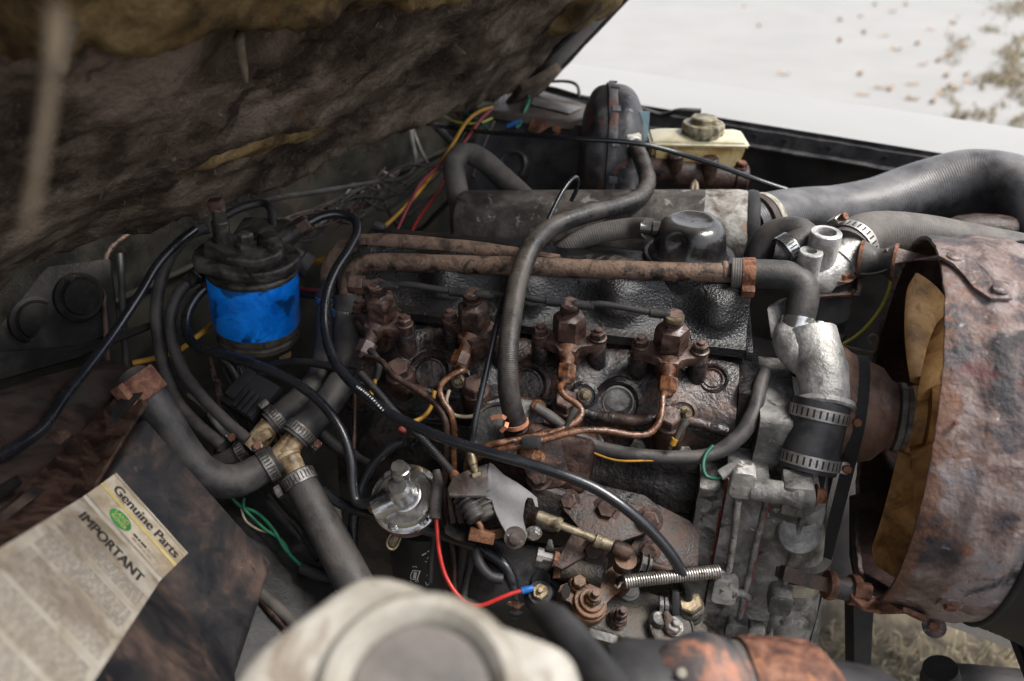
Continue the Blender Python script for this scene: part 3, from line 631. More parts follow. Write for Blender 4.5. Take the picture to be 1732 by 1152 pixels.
# raised casting pads and oil ridge along the head
tube('casting_ridge', [V((x, .697 + .003 * math.sin(x * 55), 1.024 + .004 * math.sin(x * 40))) for x in rng(-.35, .085, .025)], .0065, m_head, eng, 10, .003)
tube('gasket_bead', [V((x, .6895, .987)) for x in rng(-.35, .085, .05)], .0022, m_block, eng, 6, .001)
for px, py, r in ((728, 632, .019), (890, 652, .02), (1045, 680, .019), (1205, 640, .012)):
    p, n = on(TH, px, py)
    n = (n + V((0, -.4, .2))).normalized()
    lathe('casting_ring', p - n * .008, n, [(r * 1.5, 0), (r * 1.45, .008), (r * 1.2, .0115), (r * 1.02, .0085), (r * .95, .004)], m_head, eng, 28, wob=.0015)
    lathe('core_plug', p - n * .008, n, [(r * .98, .004), (r * .94, .0095), (r * .85, .0105), (r * .8, .008), (r * .3, .009), (0, .009)], m_case if px == 1045 else m_head, eng, 26)
# head bolts on tall bosses
for px, py, h in ((678, 640, .03), (806, 668, .03), (958, 694, .03), (1131, 722, .03)):
    p, n = on(TH, px, py); ax = V((0, -.34, .94)).normalized(); b = p - ax * .03
    bo = lathe('bolt_boss', b, ax, [(.019, -.02), (.0178, .02), (.0172, .034), (.0155, .037), (0, .037)], m_rust_dark, eng, 24, wob=.001)
    q = b + ax * .037
    vs, fs = join([lathe_geo(q, ax, [(0, 0), (.0155, 0), (.0155, .003), (.0148, .004), (0, .004)], 22), hex_geo(q + ax * .004, ax, .0128, .013, .2)])
    tag(mesh('head_bolt', vs, fs, m_inj, eng, True, sharp=25))
for px, py in ((1008, 744), (1080, 752), (1158, 765)):
    p, n = on(TB, px, py); n = (n + V((0, -.5, .4))).normalized(); bolt(p - n * .002, n, .0085, .009, m_case, eng, 'manifold_bolt', .1)
# --- glow plugs in their recesses
def glow(px, py, lab):
    p, n = on(TH, px, py); ax = V((.12, -.72, .5)).normalized(); t = T('glow_plug', lab, 'glow plug', 'brass glow plugs along the head')
    lathe('recess_seat', p - ax * .006, ax, [(.016, -.004), (.0155, .007), (.012, .009), (.011, .006), (0, .006)], m_head, t, 24, wob=.001)
    L = [hex_geo(p, ax, .0078, .008, .3)]; mesh('plug_body', *join(L), m_inj, t, True, sharp=25)
    L = [lathe_geo(p + ax * .008, ax, [(.0035, -.002), (.0035, .022), (.003, .024), (0, .024)], 12)]
    mesh('stud', *join(L), m_brass, t, True, sharp=25)
    mesh('terminal_nut', *hex_geo(p + ax * .0105, ax, .0062, .0048, .1, .0075), m_brass, t, True, sharp=25)
    mesh('terminal_nut', *hex_geo(p + ax * .0185, ax, .0052, .0055, .5), m_brass, t, True, sharp=25)
    return t
glow(778, 645, 'brass glow plug half hidden behind the S bent second injection pipe')
glow(988, 668, 'brass glow plug below the third injector beside its curled pipe')
glow(1155, 698, 'brass glow plug nearest the timing case below the last injector')
# --- injectors
IB = V((-.092, .735, 1.066)); IA = V((0, -.13, .99)).normalized()
def injector(i, b, lab, twist, wet):
    t = T('fuel_injector', lab, 'fuel injector', 'fuel injectors along the head')
    tw = Matrix.Rotation(rad(twist), 3, IA); mm = m_inj
    X = tw @ V((1, 0, 0)); F_ = (tw @ V((0, -1, 0)) - IA * (tw @ V((0, -1, 0))).dot(IA)).normalized()
    # yoke flange
    out = []
    for a, r in [(0, .038), (18, .040), (-1, .0), ]: pass
    pts = [(-.036, -.008), (-.041, 0), (-.036, .009), (-.026, .011), (-.014, .017), (0, .019), (.014, .017), (.026, .011), (.036, .009), (.041, 0), (.036, -.008), (.024, -.011), (.013, -.016), (.009, -.024), (-.009, -.024), (-.013, -.016), (-.024, -.011)]
    prism('clamp_yoke', [b + IA * .017 + X * x + F_ * -y for x, y in pts], IA * .013, mm, t, .003, 2, .0008)
    for s in (-1, 1):
        vs, fs = join([lathe_geo(b + X * (.031 * s) + IA * .030, IA, [(0, 0), (.0098, 0), (.0098, .0025), (.0085, .0032), (0, .0032)], 18), hex_geo(b + X * (.031 * s) + IA * .033, IA, .0082, .0075, .4 + s, 0, 0), lathe_geo(b + X * (.031 * s) + IA * .040, IA, [(0, 0), (.0046, 0), (.004, .0035), (0, .004)], 12)])
        mesh('yoke_bolt', vs, fs, mm, t, True, sharp=25)
        lathe('yoke_pillar', b + X * (.031 * s), IA, [(.011, -.02), (.0105, .018), (.0095, .02)], m_head, t, 14)
    lathe('nozzle_body', b, IA, [(.015, -.012), (.015, .03), (.0158, .031), (.0158, .036), (.0148, .037)], mm, t, 24)
    lathe('holder_nut', b + IA * .033, IA, [(.0168, 0), (.0182, .002), (.0182, .021), (.0165, .0265), (.0115, .0285), (.0098, .030), (.0098, .04), (0, .04)], mm, t, 6, 25, .5)
    vs, fs = hex_geo(b + IA * .067, IA, .0098, .011, .2, .0105); mesh('banjo_bolt', vs, fs, mm, t, True, sharp=25)
    # inlet neck and union nut, pointing out and down to the near side
    d = (F_ * .84 - IA * .54).normalized(); o = b + F_ * .014 + IA * .023
    lathe('inlet_neck', o, d, [(.0125, -.004), (.0105, .005), (.008, .011), (.0072, .016), (.0072, .02)], m_inj_wet if wet else mm, t, 18)
    q = o + d * .017
    vs, fs = join([hex_geo(q, d, .0105, .016, .3), lathe_geo(q + d * .015, d, [(.0078, 0), (.0062, .005), (.0045, .006)], 16)])
    mesh('union_nut', vs, fs, m_inj_wet if wet else mm, t, True, sharp=25)
    return t, b + IA * .075, q + d * .018
INJ = []
for i, (dx, lab, tw, wet, dz) in enumerate([(-.213, 'rusty fuel injector nearest the bulkhead with a pale dusty hexagon body', -18, False, -.001), (-.1055, 'fuel injector behind the braided hose with an oily brown inlet nut', -14, True, .0), (.0, 'oil wet fuel injector in the middle right of the braided hose', 4, True, 0), (.108, 'purple brown fuel injector nearest the thermostat housing', 2, True, -.001)]):
    INJ.append(injector(i, IB + V((dx, 0, dz)), lab, tw, wet))
# extra blanked union on the first injector
a_ = INJ[0][1]; vs, fs = join([hex_geo(a_ + V((-.014, -.004, .0)), V((-1, -.1, .0)), .0105, .017, .2), lathe_geo(a_, V((-1, -.1, 0)), [(.005, 0), (.005, .016)], 12)])
mesh('blanking_union', vs, fs, m_inj, INJ[0][0], True, sharp=25)
# leak-off pipes between injector tops
labs = ['thin black leak off pipe between the first and second injector', 'thin black leak off pipe passing behind the braided hose', 'thin black leak off pipe between the two right hand injectors']
for i in range(3):
    a, b = INJ[i][1] + V((0, -.002, .001)), INJ[i + 1][1] + V((0, -.002, .001)); d = (b - a).normalized()
    t = T('leak_off_pipe', labs[i], 'fuel pipe', 'leak off pipes joining the injector tops')
    tube('pipe', [a + d * .014, a.lerp(b, .3) + V((0, 0, .0035)), a.lerp(b, .7) + V((0, 0, .001)), b - d * .014], .0036, m_loom_dark, t, 10)
    for e, s in ((a, 1), (b, -1)):
        lathe('end_fitting', e, d * s, [(.0045, .004), (.0052, .009), (.0046, .011), (.0052, .0135), (.0046, .016), (.0052, .019), (.0046, .0215), (.005, .024), (.0036, .026)], m_loom_dark, t, 12)
        lathe('banjo_ring', e - V((0, 0, .0045)), IA, [(.0098, 0), (.0104, .001), (.0104, .0045), (.0098, .0055)], m_brass if e == b and i > 0 else m_inj, t, 18)
# steel injection pipes
def ipipe(lab, start, pts, mat, r=.0034):
    t = T('injection_pipe', lab, 'injection pipe', 'steel injection pipes from the pump to the injectors')
    tube('pipe', [start] + PP(pts), r, mat, t, 10, .0005, wfreq=220); return t
s0 = INJ[0][2]
ipipe('dull rust brown injection pipe from the first injector', INJ[0][2], [(646, 612, .855), (665, 634, .845), (690, 650, .84), (716, 667, .835), (741, 688, .825), (753, 712, .82), (755, 750, .83), (752, 800, .84), (752, 860, .84), (768, 940, .83), (770, 1010, .82)], m_rust_dark)
ipipe('oily injection pipe bent in an S below the second injector', INJ[1][2], [(783, 626, .83), (766, 634, .828), (750, 645, .826), (744, 657, .825), (748, 675, .823), (762, 698, .82), (768, 725, .825), (767, 762, .835), (770, 820, .84), (785, 940, .83), (795, 1000, .82)], m_inj_wet)
ipipe('oily injection pipe hooking left below the third injector', INJ[2][2], [(947, 658, .825), (958, 672, .82), (974, 682, .816), (984, 694, .812), (980, 708, .808), (962, 720, .805), (935, 731, .802), (885, 742, .80), (830, 753, .798), (798, 768, .81), (788, 800, .83), (790, 850, .84)], m_inj_wet)
ipipe('long oily injection pipe from the last injector', INJ[3][2], [(1121, 668, .815), (1120, 692, .808), (1114, 716, .803), (1098, 733, .8), (1070, 736, .798), (1030, 729, .797), (985, 728, .796), (945, 737, .795), (890, 751, .793), (840, 763, .793), (806, 776, .81), (800, 800, .83), (803, 850, .84)], m_inj_wet)
cb = T('pipe_clip', 'small black clip block holding the two oily injection pipes together', 'pipe clip')
c = P(901, 747, .792); box('clip_block', c, (.017, .011, .024), m_fg_black, cb, axrot(V((1, 0, .18)), -FW), .002)
bolt(P(905, 775, .80), V((0, -.4, .9)), .0075, .009, m_inj_wet, cb, 'clip_bolt')
# --- oil filler cap on the valve cover
oc = T('oil_filler_cap', 'glossy black domed oil filler cap with a dented thumb recess', 'filler cap')
c = V((.026, .848, 1.15)); n_, m_ = 48, 22
vs, fs = [], []
prof = [(.046, 0), (.046, .004), (.044, .006), (.0415, .009), (.041, .018), (.0405, .026), (.0385, .033), (.035, .039), (.030, .043), (.025, .0445), (.0215, .0445), (.0195, .0432), (.017, .0425), (.01, .042), (0, .042)]
for r, h in prof:
    for j in range(n_):
        a = 2 * PI * j / n_; d = V((math.cos(a), math.sin(a), 0)); rr = r
        for a0 in (rad(-112), rad(20), rad(140)):
            dd = abs((a - a0 + PI) % (2 * PI) - PI)
            if h > .008: rr -= .012 * math.exp(-(dd / .34) ** 2) * math.exp(-((h - .027) / .011) ** 2)
        vs.append(c + d * rr + V((0, 0, h)))
for i in range(len(prof) - 1):
    for j in range(n_): p, q = i * n_ + j, i * n_ + (j + 1) % n_; fs.append((p, q, q + n_, p + n_))
mesh('cap_dome', vs, fs, m_black_gloss, oc, True)
lathe('cap_seat', c, V((0, 0, 1)), [(.052, -.06), (.052, .002), (.050, .0035), (.045, .0035)], m_cover, oc, 48)
bs = c + V((-.041, -.003, .03)); lathe('breather_spout', bs + V((.006, 0, 0)), V((-1, -.05, 0)), [(.009, 0), (.009, .008), (.0075, .01), (.0075, .02), (.0085, .022)], m_black_gloss, oc, 16)
br = T('breather_hose', 'short black breather hose drooping from the oil filler cap', 'hose')
tube('hose', [bs + V((-.006, 0, 0))] + PP([(1070, 386, .925), (1030, 391, .93), (990, 402, .935), (955, 420, .94), (935, 440, .95)]), [.0125, .0125, .0122, .012, .012, .013], m_hose_grey, br, 16)
# small items behind the pipes on the cover
box('cover_clip', P(640, 392, .985), (.016, .014, .022), m_fg_black, eng, rotm(0, 15, 0), .004)
lathe('cover_nut', P(917, 424, .955), V((0, 0, 1)), [(.012, -.01), (.012, .004), (.009, .006), (.009, .014), (.005, .016), (0, .016)], m_fg_black, eng, 14)
# --- twin rusted coolant pipes
PA = PP([(588, 528, .945), (588, 498, .945), (592, 472, .944), (604, 453, .942), (630, 444, .938), (680, 444, .931), (760, 447, .92), (900, 451, .903), (1050, 457, .888), (1160, 460, .876), (1256, 463, .867)])
PB = PP([(557, 524, .965), (556, 480, .965), (560, 448, .964), (576, 424, .962), (604, 412, .96), (650, 410, .953), (720, 415, .943), (800, 423, .932), (870, 433, .92), (915, 440, .909)])
cp = T('coolant_pipe', 'long rusted steel coolant pipe across the front of the valve cover', 'coolant pipe')
tube('pipe', PA, .0108, m_rust_pipe, cp, 20, .0009)
cp2 = T('coolant_pipe', 'shorter rusted coolant pipe lying behind and above the long one', 'coolant pipe')
tube('pipe', PB, [.0105] * 9 + [.007], m_rust_pipe, cp2, 20, .0009)
box('weld_lug', P(925, 434, .905), (.03, .012, .006), m_rust_pipe, cp2, rotm(0, 4, 0), .0015, wob=.001)
lathe('pipe_bead', PA[-1] - V((.022, 0, 0)), PA[-1] - PA[-2], [(.0112, 0), (.0124, .002), (.0124, .004), (.0112, .006)], m_rust_pipe, cp, 20)
# --- air canister behind
can = T('air_cleaner', 'mottled grey brown horizontal air canister behind the valve cover', 'air cleaner')
ca, cb_ = PY(783, 386, 1.01), PY(1283, 391, 1.0); ax = (cb_ - ca).normalized(); L = (cb_ - ca).length; r = .0535
lathe('canister', ca, ax, [(r * .9, -.003), (r, .004), (r, L * .35), (r * 1.0, L * .82), (r * .995, L * .83)], m_canister, can, 48, wob=.0012)
lathe('end_section', ca, ax, [(r * .99, L * .826), (r * 1.0, L * .832), (r * 1.0, L * .93), (r * .97, L * .965), (r * .93, L * .975)], m_canister_end, can, 48, wob=.0012)
lathe('rubber_seal', ca, ax, [(r * .8, L * .955), (r * .98, L * .96), (r * 1.0, L * .975), (r * .96, L * .995), (r * .75, L)], m_belt, can, 48)
lathe('canister_bracket', ca + ax * (L * .42) - V((0, 0, r)), V((0, 0, -1)), [(.03, -.01), (.025, .05), (.02, .1)], m_bulk_dark, can, 12)
# ================================================================== front end: thermostat, timing case, fan
# --- timing case
tcase = T('timing_case', 'grimy grey timing case with cast lugs and red sealant seams', 'timing case')
Yc = .64
def case_disp(q): return V((.001 * noise.noise(q * 40), .0018 * noise.noise(q * 35 + V((2, 0, 0))), 0))
def slab(name, x0, x1, y0, z0, z1, mat, st=.006):
    return loft(name, [(.80, z0), (y0 - .015 + .004, z0), (y0 - .015, z0 + .004), (y0 - .015, z1 - .004), (y0 - .011, z1), (.80, z1)], rng(x0, x1, st), mat, tcase, case_disp, sub=.007)
slab('rear_plate', .0615, .0875, .664, .60, .985, m_case)
body = slab('case_body', .0885, .129, .655, .60, 1.0, m_case)
front = slab('case_cover', .1315, .168, .659, .60, .985, m_case)
slab('case_upper', .113, .15, .695, .975, 1.055, m_case)
tube('sealant_seam', [V((.1302, .6405 + .0012 * math.sin(z * 90), z)) for z in rng(.62, .99, .02)], .0017, m_gasket, tcase, 6, .0012, wfreq=150)
tube('sealant_seam', [V((.088, .650 - .0012 * math.sin(z * 70), z)) for z in rng(.86, 1.0, .02)], .0024, m_gasket, tcase, 6, .0018, wfreq=150)
tube('case_lip', [V((.1275, .639, z)) for z in rng(.62, .985, .03)], .0032, m_alu_dirty, tcase, 8, .0008)
tube('case_lip', [V((.1665, .642, z)) for z in rng(.62, .975, .03)], .003, m_alu_dirty, tcase, 8, .0008)
TT = bvh(body, front)
UX, UZ = V((1, 0, 0)), V((0, 0, 1))
def lug(px, py, w, h, dep, mat, name='cast_lug', r=.007, y=.64, tilt=0):
    c = PY(px, py, y - dep); u = Matrix.Rotation(rad(tilt), 3, 'Y') @ UX; v = Matrix.Rotation(rad(tilt), 3, 'Y') @ UZ
    return prism(name, rrect(c, u, v, w, h, r), V((0, dep + .004, 0)), mat, tcase, .0014, 2, 0)
lug(1256, 823, .0235, .033, .016, m_alu_bare)
lug(1226, 1003, .026, .038, .016, m_alu_bare)
lug(1320, 1026, .024, .031, .017, m_case)
lug(1245, 1072, .024, .03, .012, m_case, r=.004)
lug(1278, 1078, .018, .026, .01, m_alu_dirty, r=.003)
tube('cast_rib', [PY(1249, 846, .638), PY(1242, 905, .638), PY(1233, 965, .638)], .0034, m_alu_bare, tcase, 10, .0006)
tube('cast_rib', [PY(1240, 1000, .635), PY(1256, 1003, .635), PY(1268, 1012, .637)], .005, m_alu_dirty, tcase, 10, .001)
loft('rear_upper', [(.80, .95), (.705, .95), (.70, 1.0), (.715, 1.06), (.80, 1.065)], rng(.0925, .114, .006), m_block, tcase, case_disp)
lathe('lug_bolt_tube', PY(1268, 826, .632), V((1, 0, .0)), [(.011, 0), (.0115, .004), (.0115, .04), (.014, .044), (.014, .05)], m_alu_dirty, tcase, 20, wob=.0006)
# square bolt lug at the water pump side with a rusty bolt
c = PY(1350, 852, .625)
prism('pump_lug', [c + UX * a + UZ * b for a, b in ((-.016, .018), (.012, .02), (.017, .006), (.017, -.012), (.008, -.02), (-.014, -.018))], V((0, .03, 0)), m_alu_dirty, tcase, .0035, 2, .0006)
bolt(c + V((.017, .014, .002)), V((1, 0, 0)), .0085, .010, m_rust_orange, tcase, 'lug_bolt')
# --- water pump column and lower pipe
wp = T('water_pump', 'mottled aluminium water pump with a round core plug below the short hose', 'water pump')
lathe('pump_neck', PY(1366, 780, .70), PY(1354, 880, .68) - PY(1366, 780, .70), [(.0225, -.01), (.0225, .02), (.0235, .035), (.025, .055), (.026, .07)], m_alu, wp, 30, wob=.0006)
pb = tube('pump_body', [PY(1350, 840, .672), PY(1348, 890, .672), PY(1344, 940, .672), PY(1334, 1010, .672), PY(1326, 1090, .672), PY(1318, 1180, .672)], [.027, .029, .03, .037, .038, .037], m_alu_dirty, wp, 30, .0012)
pn = V((.12, -.86, .5)).normalized()
c = PY(1354, 903, .638); lathe('core_plug', c - pn * .012, pn, [(.0225, 0), (.0225, .008), (.021, .010), (.0195, .0098), (.018, .0088), (0, .0088)], m_alu_dirty, wp, 32)
a_ = (PY(1334, 1010, .672) - PY(1346, 930, .672)).normalized(); c = PY(1343, 962, .672)
lathe('steel_collar', c, a_, [(.031, -.012), (.0345, -.011), (.0345, .008), (.031, .009)], m_zinc, wp, 36)
lathe('rubber_collar', c - a_ * .02, a_, [(.031, -.012), (.037, -.010), (.037, .004), (.031, .006)], m_hose, wp, 36)
# --- thermostat elbow
th = T('thermostat_elbow', 'pale grey cast aluminium elbow between the thermostat and the short hose', 'pipe elbow')
tube('elbow', PP([(1372, 560, .845), (1378, 590, .838), (1390, 625, .825), (1396, 660, .815), (1394, 705, .808)]), [.026, .0265, .0262, .0245, .0238], m_alu, th, 34, .0009)
tube('side_outlet', PP([(1342, 552, .853), (1340, 575, .85), (1352, 597, .842), (1372, 612, .835)]), [.0165, .021, .021, .02], m_alu, th, 28, .0009)
prism('elbow_flange', PP([(1296, 520, .865), (1318, 512, .87), (1330, 560, .86), (1335, 600, .845), (1340, 622, .84), (1322, 612, .842), (1302, 570, .855)]), V((.012, .02, 0)), m_alu_dirty, th, .003, 2, .0006)
ax = (P(1392, 700, .808) - P(1396, 655, .815)).normalized(); c = P(1394, 683, .811)
lathe('elbow_rim', c, ax, [(.0245, -.004), (.029, -.003), (.0305, .002), (.029, .0045), (.025, .005)], m_alu, th, 40, wob=.0006)
# --- short fat hose under the elbow
sh = T('coolant_hose', 'short fat black rubber hose with two slotted clips below the aluminium elbow', 'hose')
ha, hb = P(1390, 680, .811), P(1366, 790, .812); hx = (hb - ha).normalized()
lathe('hose', ha, hx, [(.0255, -.002), (.0282, -.001), (.0286, .004), (.0278, .03), (.0278, .045), (.0284, .066), (.0282, .071), (.0255, .0715)], m_hose_black, sh, 40)
clamp(sh, ha + hx * .0125, hx, .0283, .012, m_band, m_rust_orange, RT + FW * -.1)
clamp(sh, ha + hx * .0605, hx, .0283, .012, m_band, m_rust_orange, RT + FW * -.1)
# --- hose from the rusted pipe down to the elbow
jh = T('coolant_hose', 'black rubber elbow hose joining the rusted pipe to the aluminium elbow', 'hose')
tube('hose', PP([(1242, 462, .868), (1275, 463, .863), (1310, 464, .86), (1338, 468, .857), (1356, 484, .854), (1358, 510, .851), (1350, 545, .85), (1347, 562, .849)]), [.0158, .0158, .0158, .0162, .017, .0165, .0158, .016], m_hose, jh, 26)
tube('hose_sleeve', PP([(1237, 462, .8685), (1254, 462.5, .866)]), .0168, m_hose_grey, jh, 24)
clamp(jh, P(1265, 463, .865), P(1310, 464, .86) - P(1242, 462, .868), .0163, .0135, m_rust_orange, m_rust_orange, -UP * .9 - FW * .4, False)
clamp(jh, P(1349, 548, .85), P(1347, 562, .849) - P(1356, 510, .851), .0163, .013, m_zinc, m_rust_orange, RT - FW * .1, False)
# --- thermostat housing behind
tho = T('thermostat_housing', 'aluminium thermostat housing with two open round bosses', 'thermostat housing')
tube('housing_body', PP([(1368, 470, .885), (1385, 468, .885), (1410, 452, .885), (1425, 440, .885)]), [.022, .025, .024, .02], m_alu, tho, 30, .001)
z = V((0, -.05, 1)).normalized()
for px, py, d, r, h, ri in ((1389, 430, .868, .0165, .026, .0105), (1368, 443, .855, .0125, .012, .006)):
    c = P(px, py, d); lathe('open_boss', c, z, [(r * 1.05, -.03), (r, -h * .3), (r, h), (r * .93, h + .0012), (ri, h + .0012), (ri * .95, h - .002), (ri * .9, h - .016), (0, h - .016)], m_alu, tho, 32, wob=.0003)
tube('side_outlet', PP([(1415, 450, .885), (1440, 428, .892), (1452, 418, .896)]), [.024, .0235, .0235], m_alu, tho, 26)
lathe('housing_stem', P(1378, 470, .885), -z, [(.02, 0), (.02, .03), (.024, .035), (.024, .08)], m_case, tho, 24, wob=.0008)
tube('inlet_stub', PP([(1310, 424, .885), (1330, 428, .882), (1372, 450, .88)]), [.013, .014, .015], m_case, tho, 20)
# dark stub and filter-like black body below the bracket
sb = T('black_housing', 'ribbed black plastic body between the thermostat elbow and the fan', 'housing')
lathe('ribbed_body', P(1386, 505, .91), V((.02, -.05, -1)), [(.033, -.03), (.034, .01), (.036, .013), (.036, .017), (.034, .02), (.034, .032), (.037, .036), (.037, .04), (.034, .044), (.032, .09)], m_fg_black, sb, 30)
# --- by-pass hose arching behind
bh = T('bypass_hose', 'black by-pass hose arching from the canister end to the thermostat', 'hose')
tube('hose', PP([(1278, 480, .92), (1282, 440, .92), (1296, 408, .915), (1325, 394, .905), (1352, 396, .893), (1362, 414, .886), (1352, 432, .884)][:5] + [(1358, 404, .888), (1345, 416, .884), (1322, 430, .884)]), [.0175, .0175, .018, .0185, .0185, .018, .0175, .017], m_hose, bh, 24)
ax = P(1322, 430, .884) - P(1352, 410, .885)
clamp(bh, P(1332, 423, .8835), ax, .0182, .0125, m_zinc, m_zinc, RT * .8 - UP * .3)
# --- top radiator hose
rh = T('radiator_hose', 'grey ribbed top hose running from the thermostat over the shroud to the radiator', 'hose')
tube('hose', PP([(1432, 424, .893), (1442, 412, .9), (1462, 400, .91), (1500, 395, .92), (1560, 398, .93), (1640, 412, .935), (1750, 432, .935), (1830, 450, .93)]), [.0275, .0275, .027, .026, .0245, .0235, .0225, .0225], m_hose_grey, rh, 28)
clamp(rh, P(1440, 416, .898), P(1462, 402, .91) - P(1430, 428, .894), .0283, .0125, m_band, m_rust_orange, UP * .9 - RT * .5)
# --- big intake hose
ih = T('intake_hose', 'thick black ribbed intake hose curving from the air canister to the far right', 'hose')
tube('hose', PP([(1255, 388, 1.04), (1300, 376, 1.06), (1350, 366, 1.09), (1410, 362, 1.12), (1480, 350, 1.14), (1560, 325, 1.15), (1640, 310, 1.14), (1710, 325, 1.11), (1760, 365, 1.07), (1790, 420, 1.03)]), [.041, .040, .039, .04, .042, .045, .048, .05, .05, .05], m_intake, ih, 40, step=.006)
clamp(ih, P(1286, 381, 1.05), P(1330, 370, 1.08) - P(1268, 385, 1.045), .0415, .009, m_worn_cream, m_rust, -UP * .3 - FW, False)
lathe('worn_collar', P(1277, 383, 1.047), P(1330, 370, 1.08) - P(1268, 385, 1.045), [(.041, -.008), (.043, -.007), (.043, .003), (.041, .004)], m_rust_dark, ih, 40)
rt = T('radiator_header', 'rust brown rounded edge of the radiator header seen under the intake hose', 'radiator')
tube('header', PP([(1560, 440, 1.06), (1600, 402, 1.06), (1650, 392, 1.06), (1760, 410, 1.06), (1850, 440, 1.06)]), [.018, .022, .024, .026, .026], m_rust_dark, rt, 20, .002)
box('core', V((.47, .84, .93)), (.045, .60, .36), m_wing_in, rt, None, .004)
for k in range(24): box('core_fin', V((.446, .84, .77 + .0135 * k)), (.004, .58, .003), m_belt, rt, None, 0)
# --- bracket with rubber bobbin on the thermostat housing
tb = T('support_bracket', 'rusty L shaped bracket with a rubber bobbin and a long strap to the shroud', 'bracket')
plate('bracket_shelf', [(1376, 490, .872), (1385, 468, .9), (1448, 463, .895), (1447, 492, .872), (1440, 499, .868), (1385, 502, .866)], .004, m_rust_dark, tb)
plate('bracket_upright', [(1440, 500, .8685), (1450, 490, .87), (1455, 432, .878), (1467, 415, .882), (1467, 440, .879), (1455, 500, .868)], .014, m_rust_dark, tb)
ua = (P(1530, 445, .85) - P(1450, 437, .872)).normalized(); c = P(1454, 438, .873)
lathe('bracket_disc', c, ua, [(.004, 0), (.021, 0), (.021, .0035), (.004, .0035)], m_rust, tb, 28, squash=(1, 1))
bolt(c, -ua, .0105, .013, m_rust_orange, tb, 'bobbin_bolt', washer=0)
lathe('rubber_bobbin', c + ua * .0035, ua, [(.02, 0), (.0185, .004), (.0135, .012), (.0135, .019), (.0185, .027), (.02, .03)], m_hose, tb, 30)
lathe('bracket_disc', c + ua * .0335, ua, [(.004, 0), (.0205, 0), (.0205, .003), (.004, .003)], m_rust, tb, 28)
bolt(P(1422, 468, .873), V((0, -.1, 1)), .0098, .008, m_rust, tb, 'shelf_bolt')
ct = T('cable_tie', 'black cable tie looped round the rubber bobbin of the top bracket', 'cable tie')
tube('tie', PP([(1448, 462, .868), (1462, 464, .858), (1484, 462, .849), (1502, 455, .846), (1512, 447, .848)]), .0032, m_loom_dark, ct, 8, flat=.5)
# --- fan shroud
shr = T('fan_shroud', 'flaking rusty cylindrical fan shroud on the right', 'fan shroud')
SCN = V((.2536, .7417, 1.0350)); ay_, ap_ = -.0983, .0248
SAX = V((math.cos(ay_) * math.cos(ap_), math.sin(ay_) * math.cos(ap_), math.sin(ap_))); SU = V((0, 0, 1)).cross(SAX).normalized(); SV = SAX.cross(SU); SR = .191
def SP(a, x, r): return SCN + SAX * x + (SU * math.cos(a) + SV * math.sin(a)) * r
NA, sec = 140, [(.0, -.0035), (.0, 0), (.004, .001), (.012, .001), (.022, .001), (.031, .0015), (.036, .0042), (.041, .0052), (.048, .0045), (.058, .004), (.067, .0048), (.073, .0045), (.078, .002), (.083, .001), (.088, .001)]
sec += [(x, h - .0045) for x, h in sec[::-1] if x > 0.001]
def sgeo(secs, mat, name, amp, parent):
    vs, fs = [], []; n = len(secs)
    for i in range(NA):
        a = 2 * PI * i / NA
        for x, h in secs:
            p = SP(a, x, SR + h); q = amp * (noise.noise(p * 22) + .5 * noise.noise(p * 60)); e = .0012 * max(0, noise.noise(V((a * 6, 1, 3)))) + .0012 * noise.noise(V((a * 22, 2, 2))) if x < .005 else 0
            vs.append(SP(a, x + e, SR + h + q))
    for i in range(NA):
        for j in range(n): fs.append((i * n + j, i * n + (j + 1) % n, ((i + 1) % NA) * n + (j + 1) % n, ((i + 1) % NA) * n + j))
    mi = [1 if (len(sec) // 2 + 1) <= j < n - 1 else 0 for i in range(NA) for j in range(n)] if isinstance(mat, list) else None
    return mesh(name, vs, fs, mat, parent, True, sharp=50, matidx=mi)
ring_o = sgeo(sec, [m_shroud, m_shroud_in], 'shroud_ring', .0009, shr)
cone = [(.086, -.004), (.09, .002)] + [(.092 + .006 * k + .003 * (k % 2), .002 + .002 * (k % 2) + .0012 * k) for k in range(14)] + [(.18, .012), (.15, .002), (.10, -.006), (.086, -.008)]
flare_o = sgeo(cone, m_belt, 'shroud_flare', .0012, shr)
tube('rubber_edge', [SP(2 * PI * k / 60, .089, SR + .001) for k in range(61)], .0035, m_belt, shr, 10, flat=1)
STV = bvh(ring_o, flare_o)
# flaking curl of rust at the top and strap bracket riveted to it
def onS(px, py, off=.0): p, n = on(STV, px, py, .82); return p + n * off, n
strap = []
for px, py in ((1604, 440), (1625, 448), (1645, 465), (1662, 485), (1685, 496), (1706, 497)): strap.append(onS(px, py, .0015))
nav = sum((n for p, n in strap), V((0, 0, 0))).normalized()
def ribbon(name, pts, ns, wv, th_, mat, parent, ws=None):
    vs, fs = [], []; m = len(pts)
    for i, (p, n) in enumerate(zip(pts, ns)):
        t = (pts[min(i + 1, m - 1)] - pts[max(0, i - 1)]).normalized(); b = n.cross(t).normalized(); w2 = (ws[i] if ws else wv) / 2
        vs += [p + b * w2, p + b * w2 + n * th_, p - b * w2 + n * th_, p - b * w2]
    for i in range(m - 1):
        for j in range(4): fs.append((i * 4 + j, i * 4 + (j + 1) % 4, i * 4 + 4 + (j + 1) % 4, i * 4 + 4 + j))
    fs += [(3, 2, 1, 0), tuple(4 * (m - 1) + j for j in range(4))]
    return mesh(name, vs, fs, mat, parent, True, sharp=30)
s0 = [P(1503, 436, .848), P(1512, 434, .848), P(1560, 439, .838)]
ribbon('strap', s0 + [p for p, n in strap], [V((0, -.55, .83))] * 3 + [(strap[0][1] + V((0, -.3, .8))).normalized()] + [n for p, n in strap[1:]], .018, .003, m_shroud, tb, [.020, .020, .018, .02, .021, .02, .02, .022, .018])
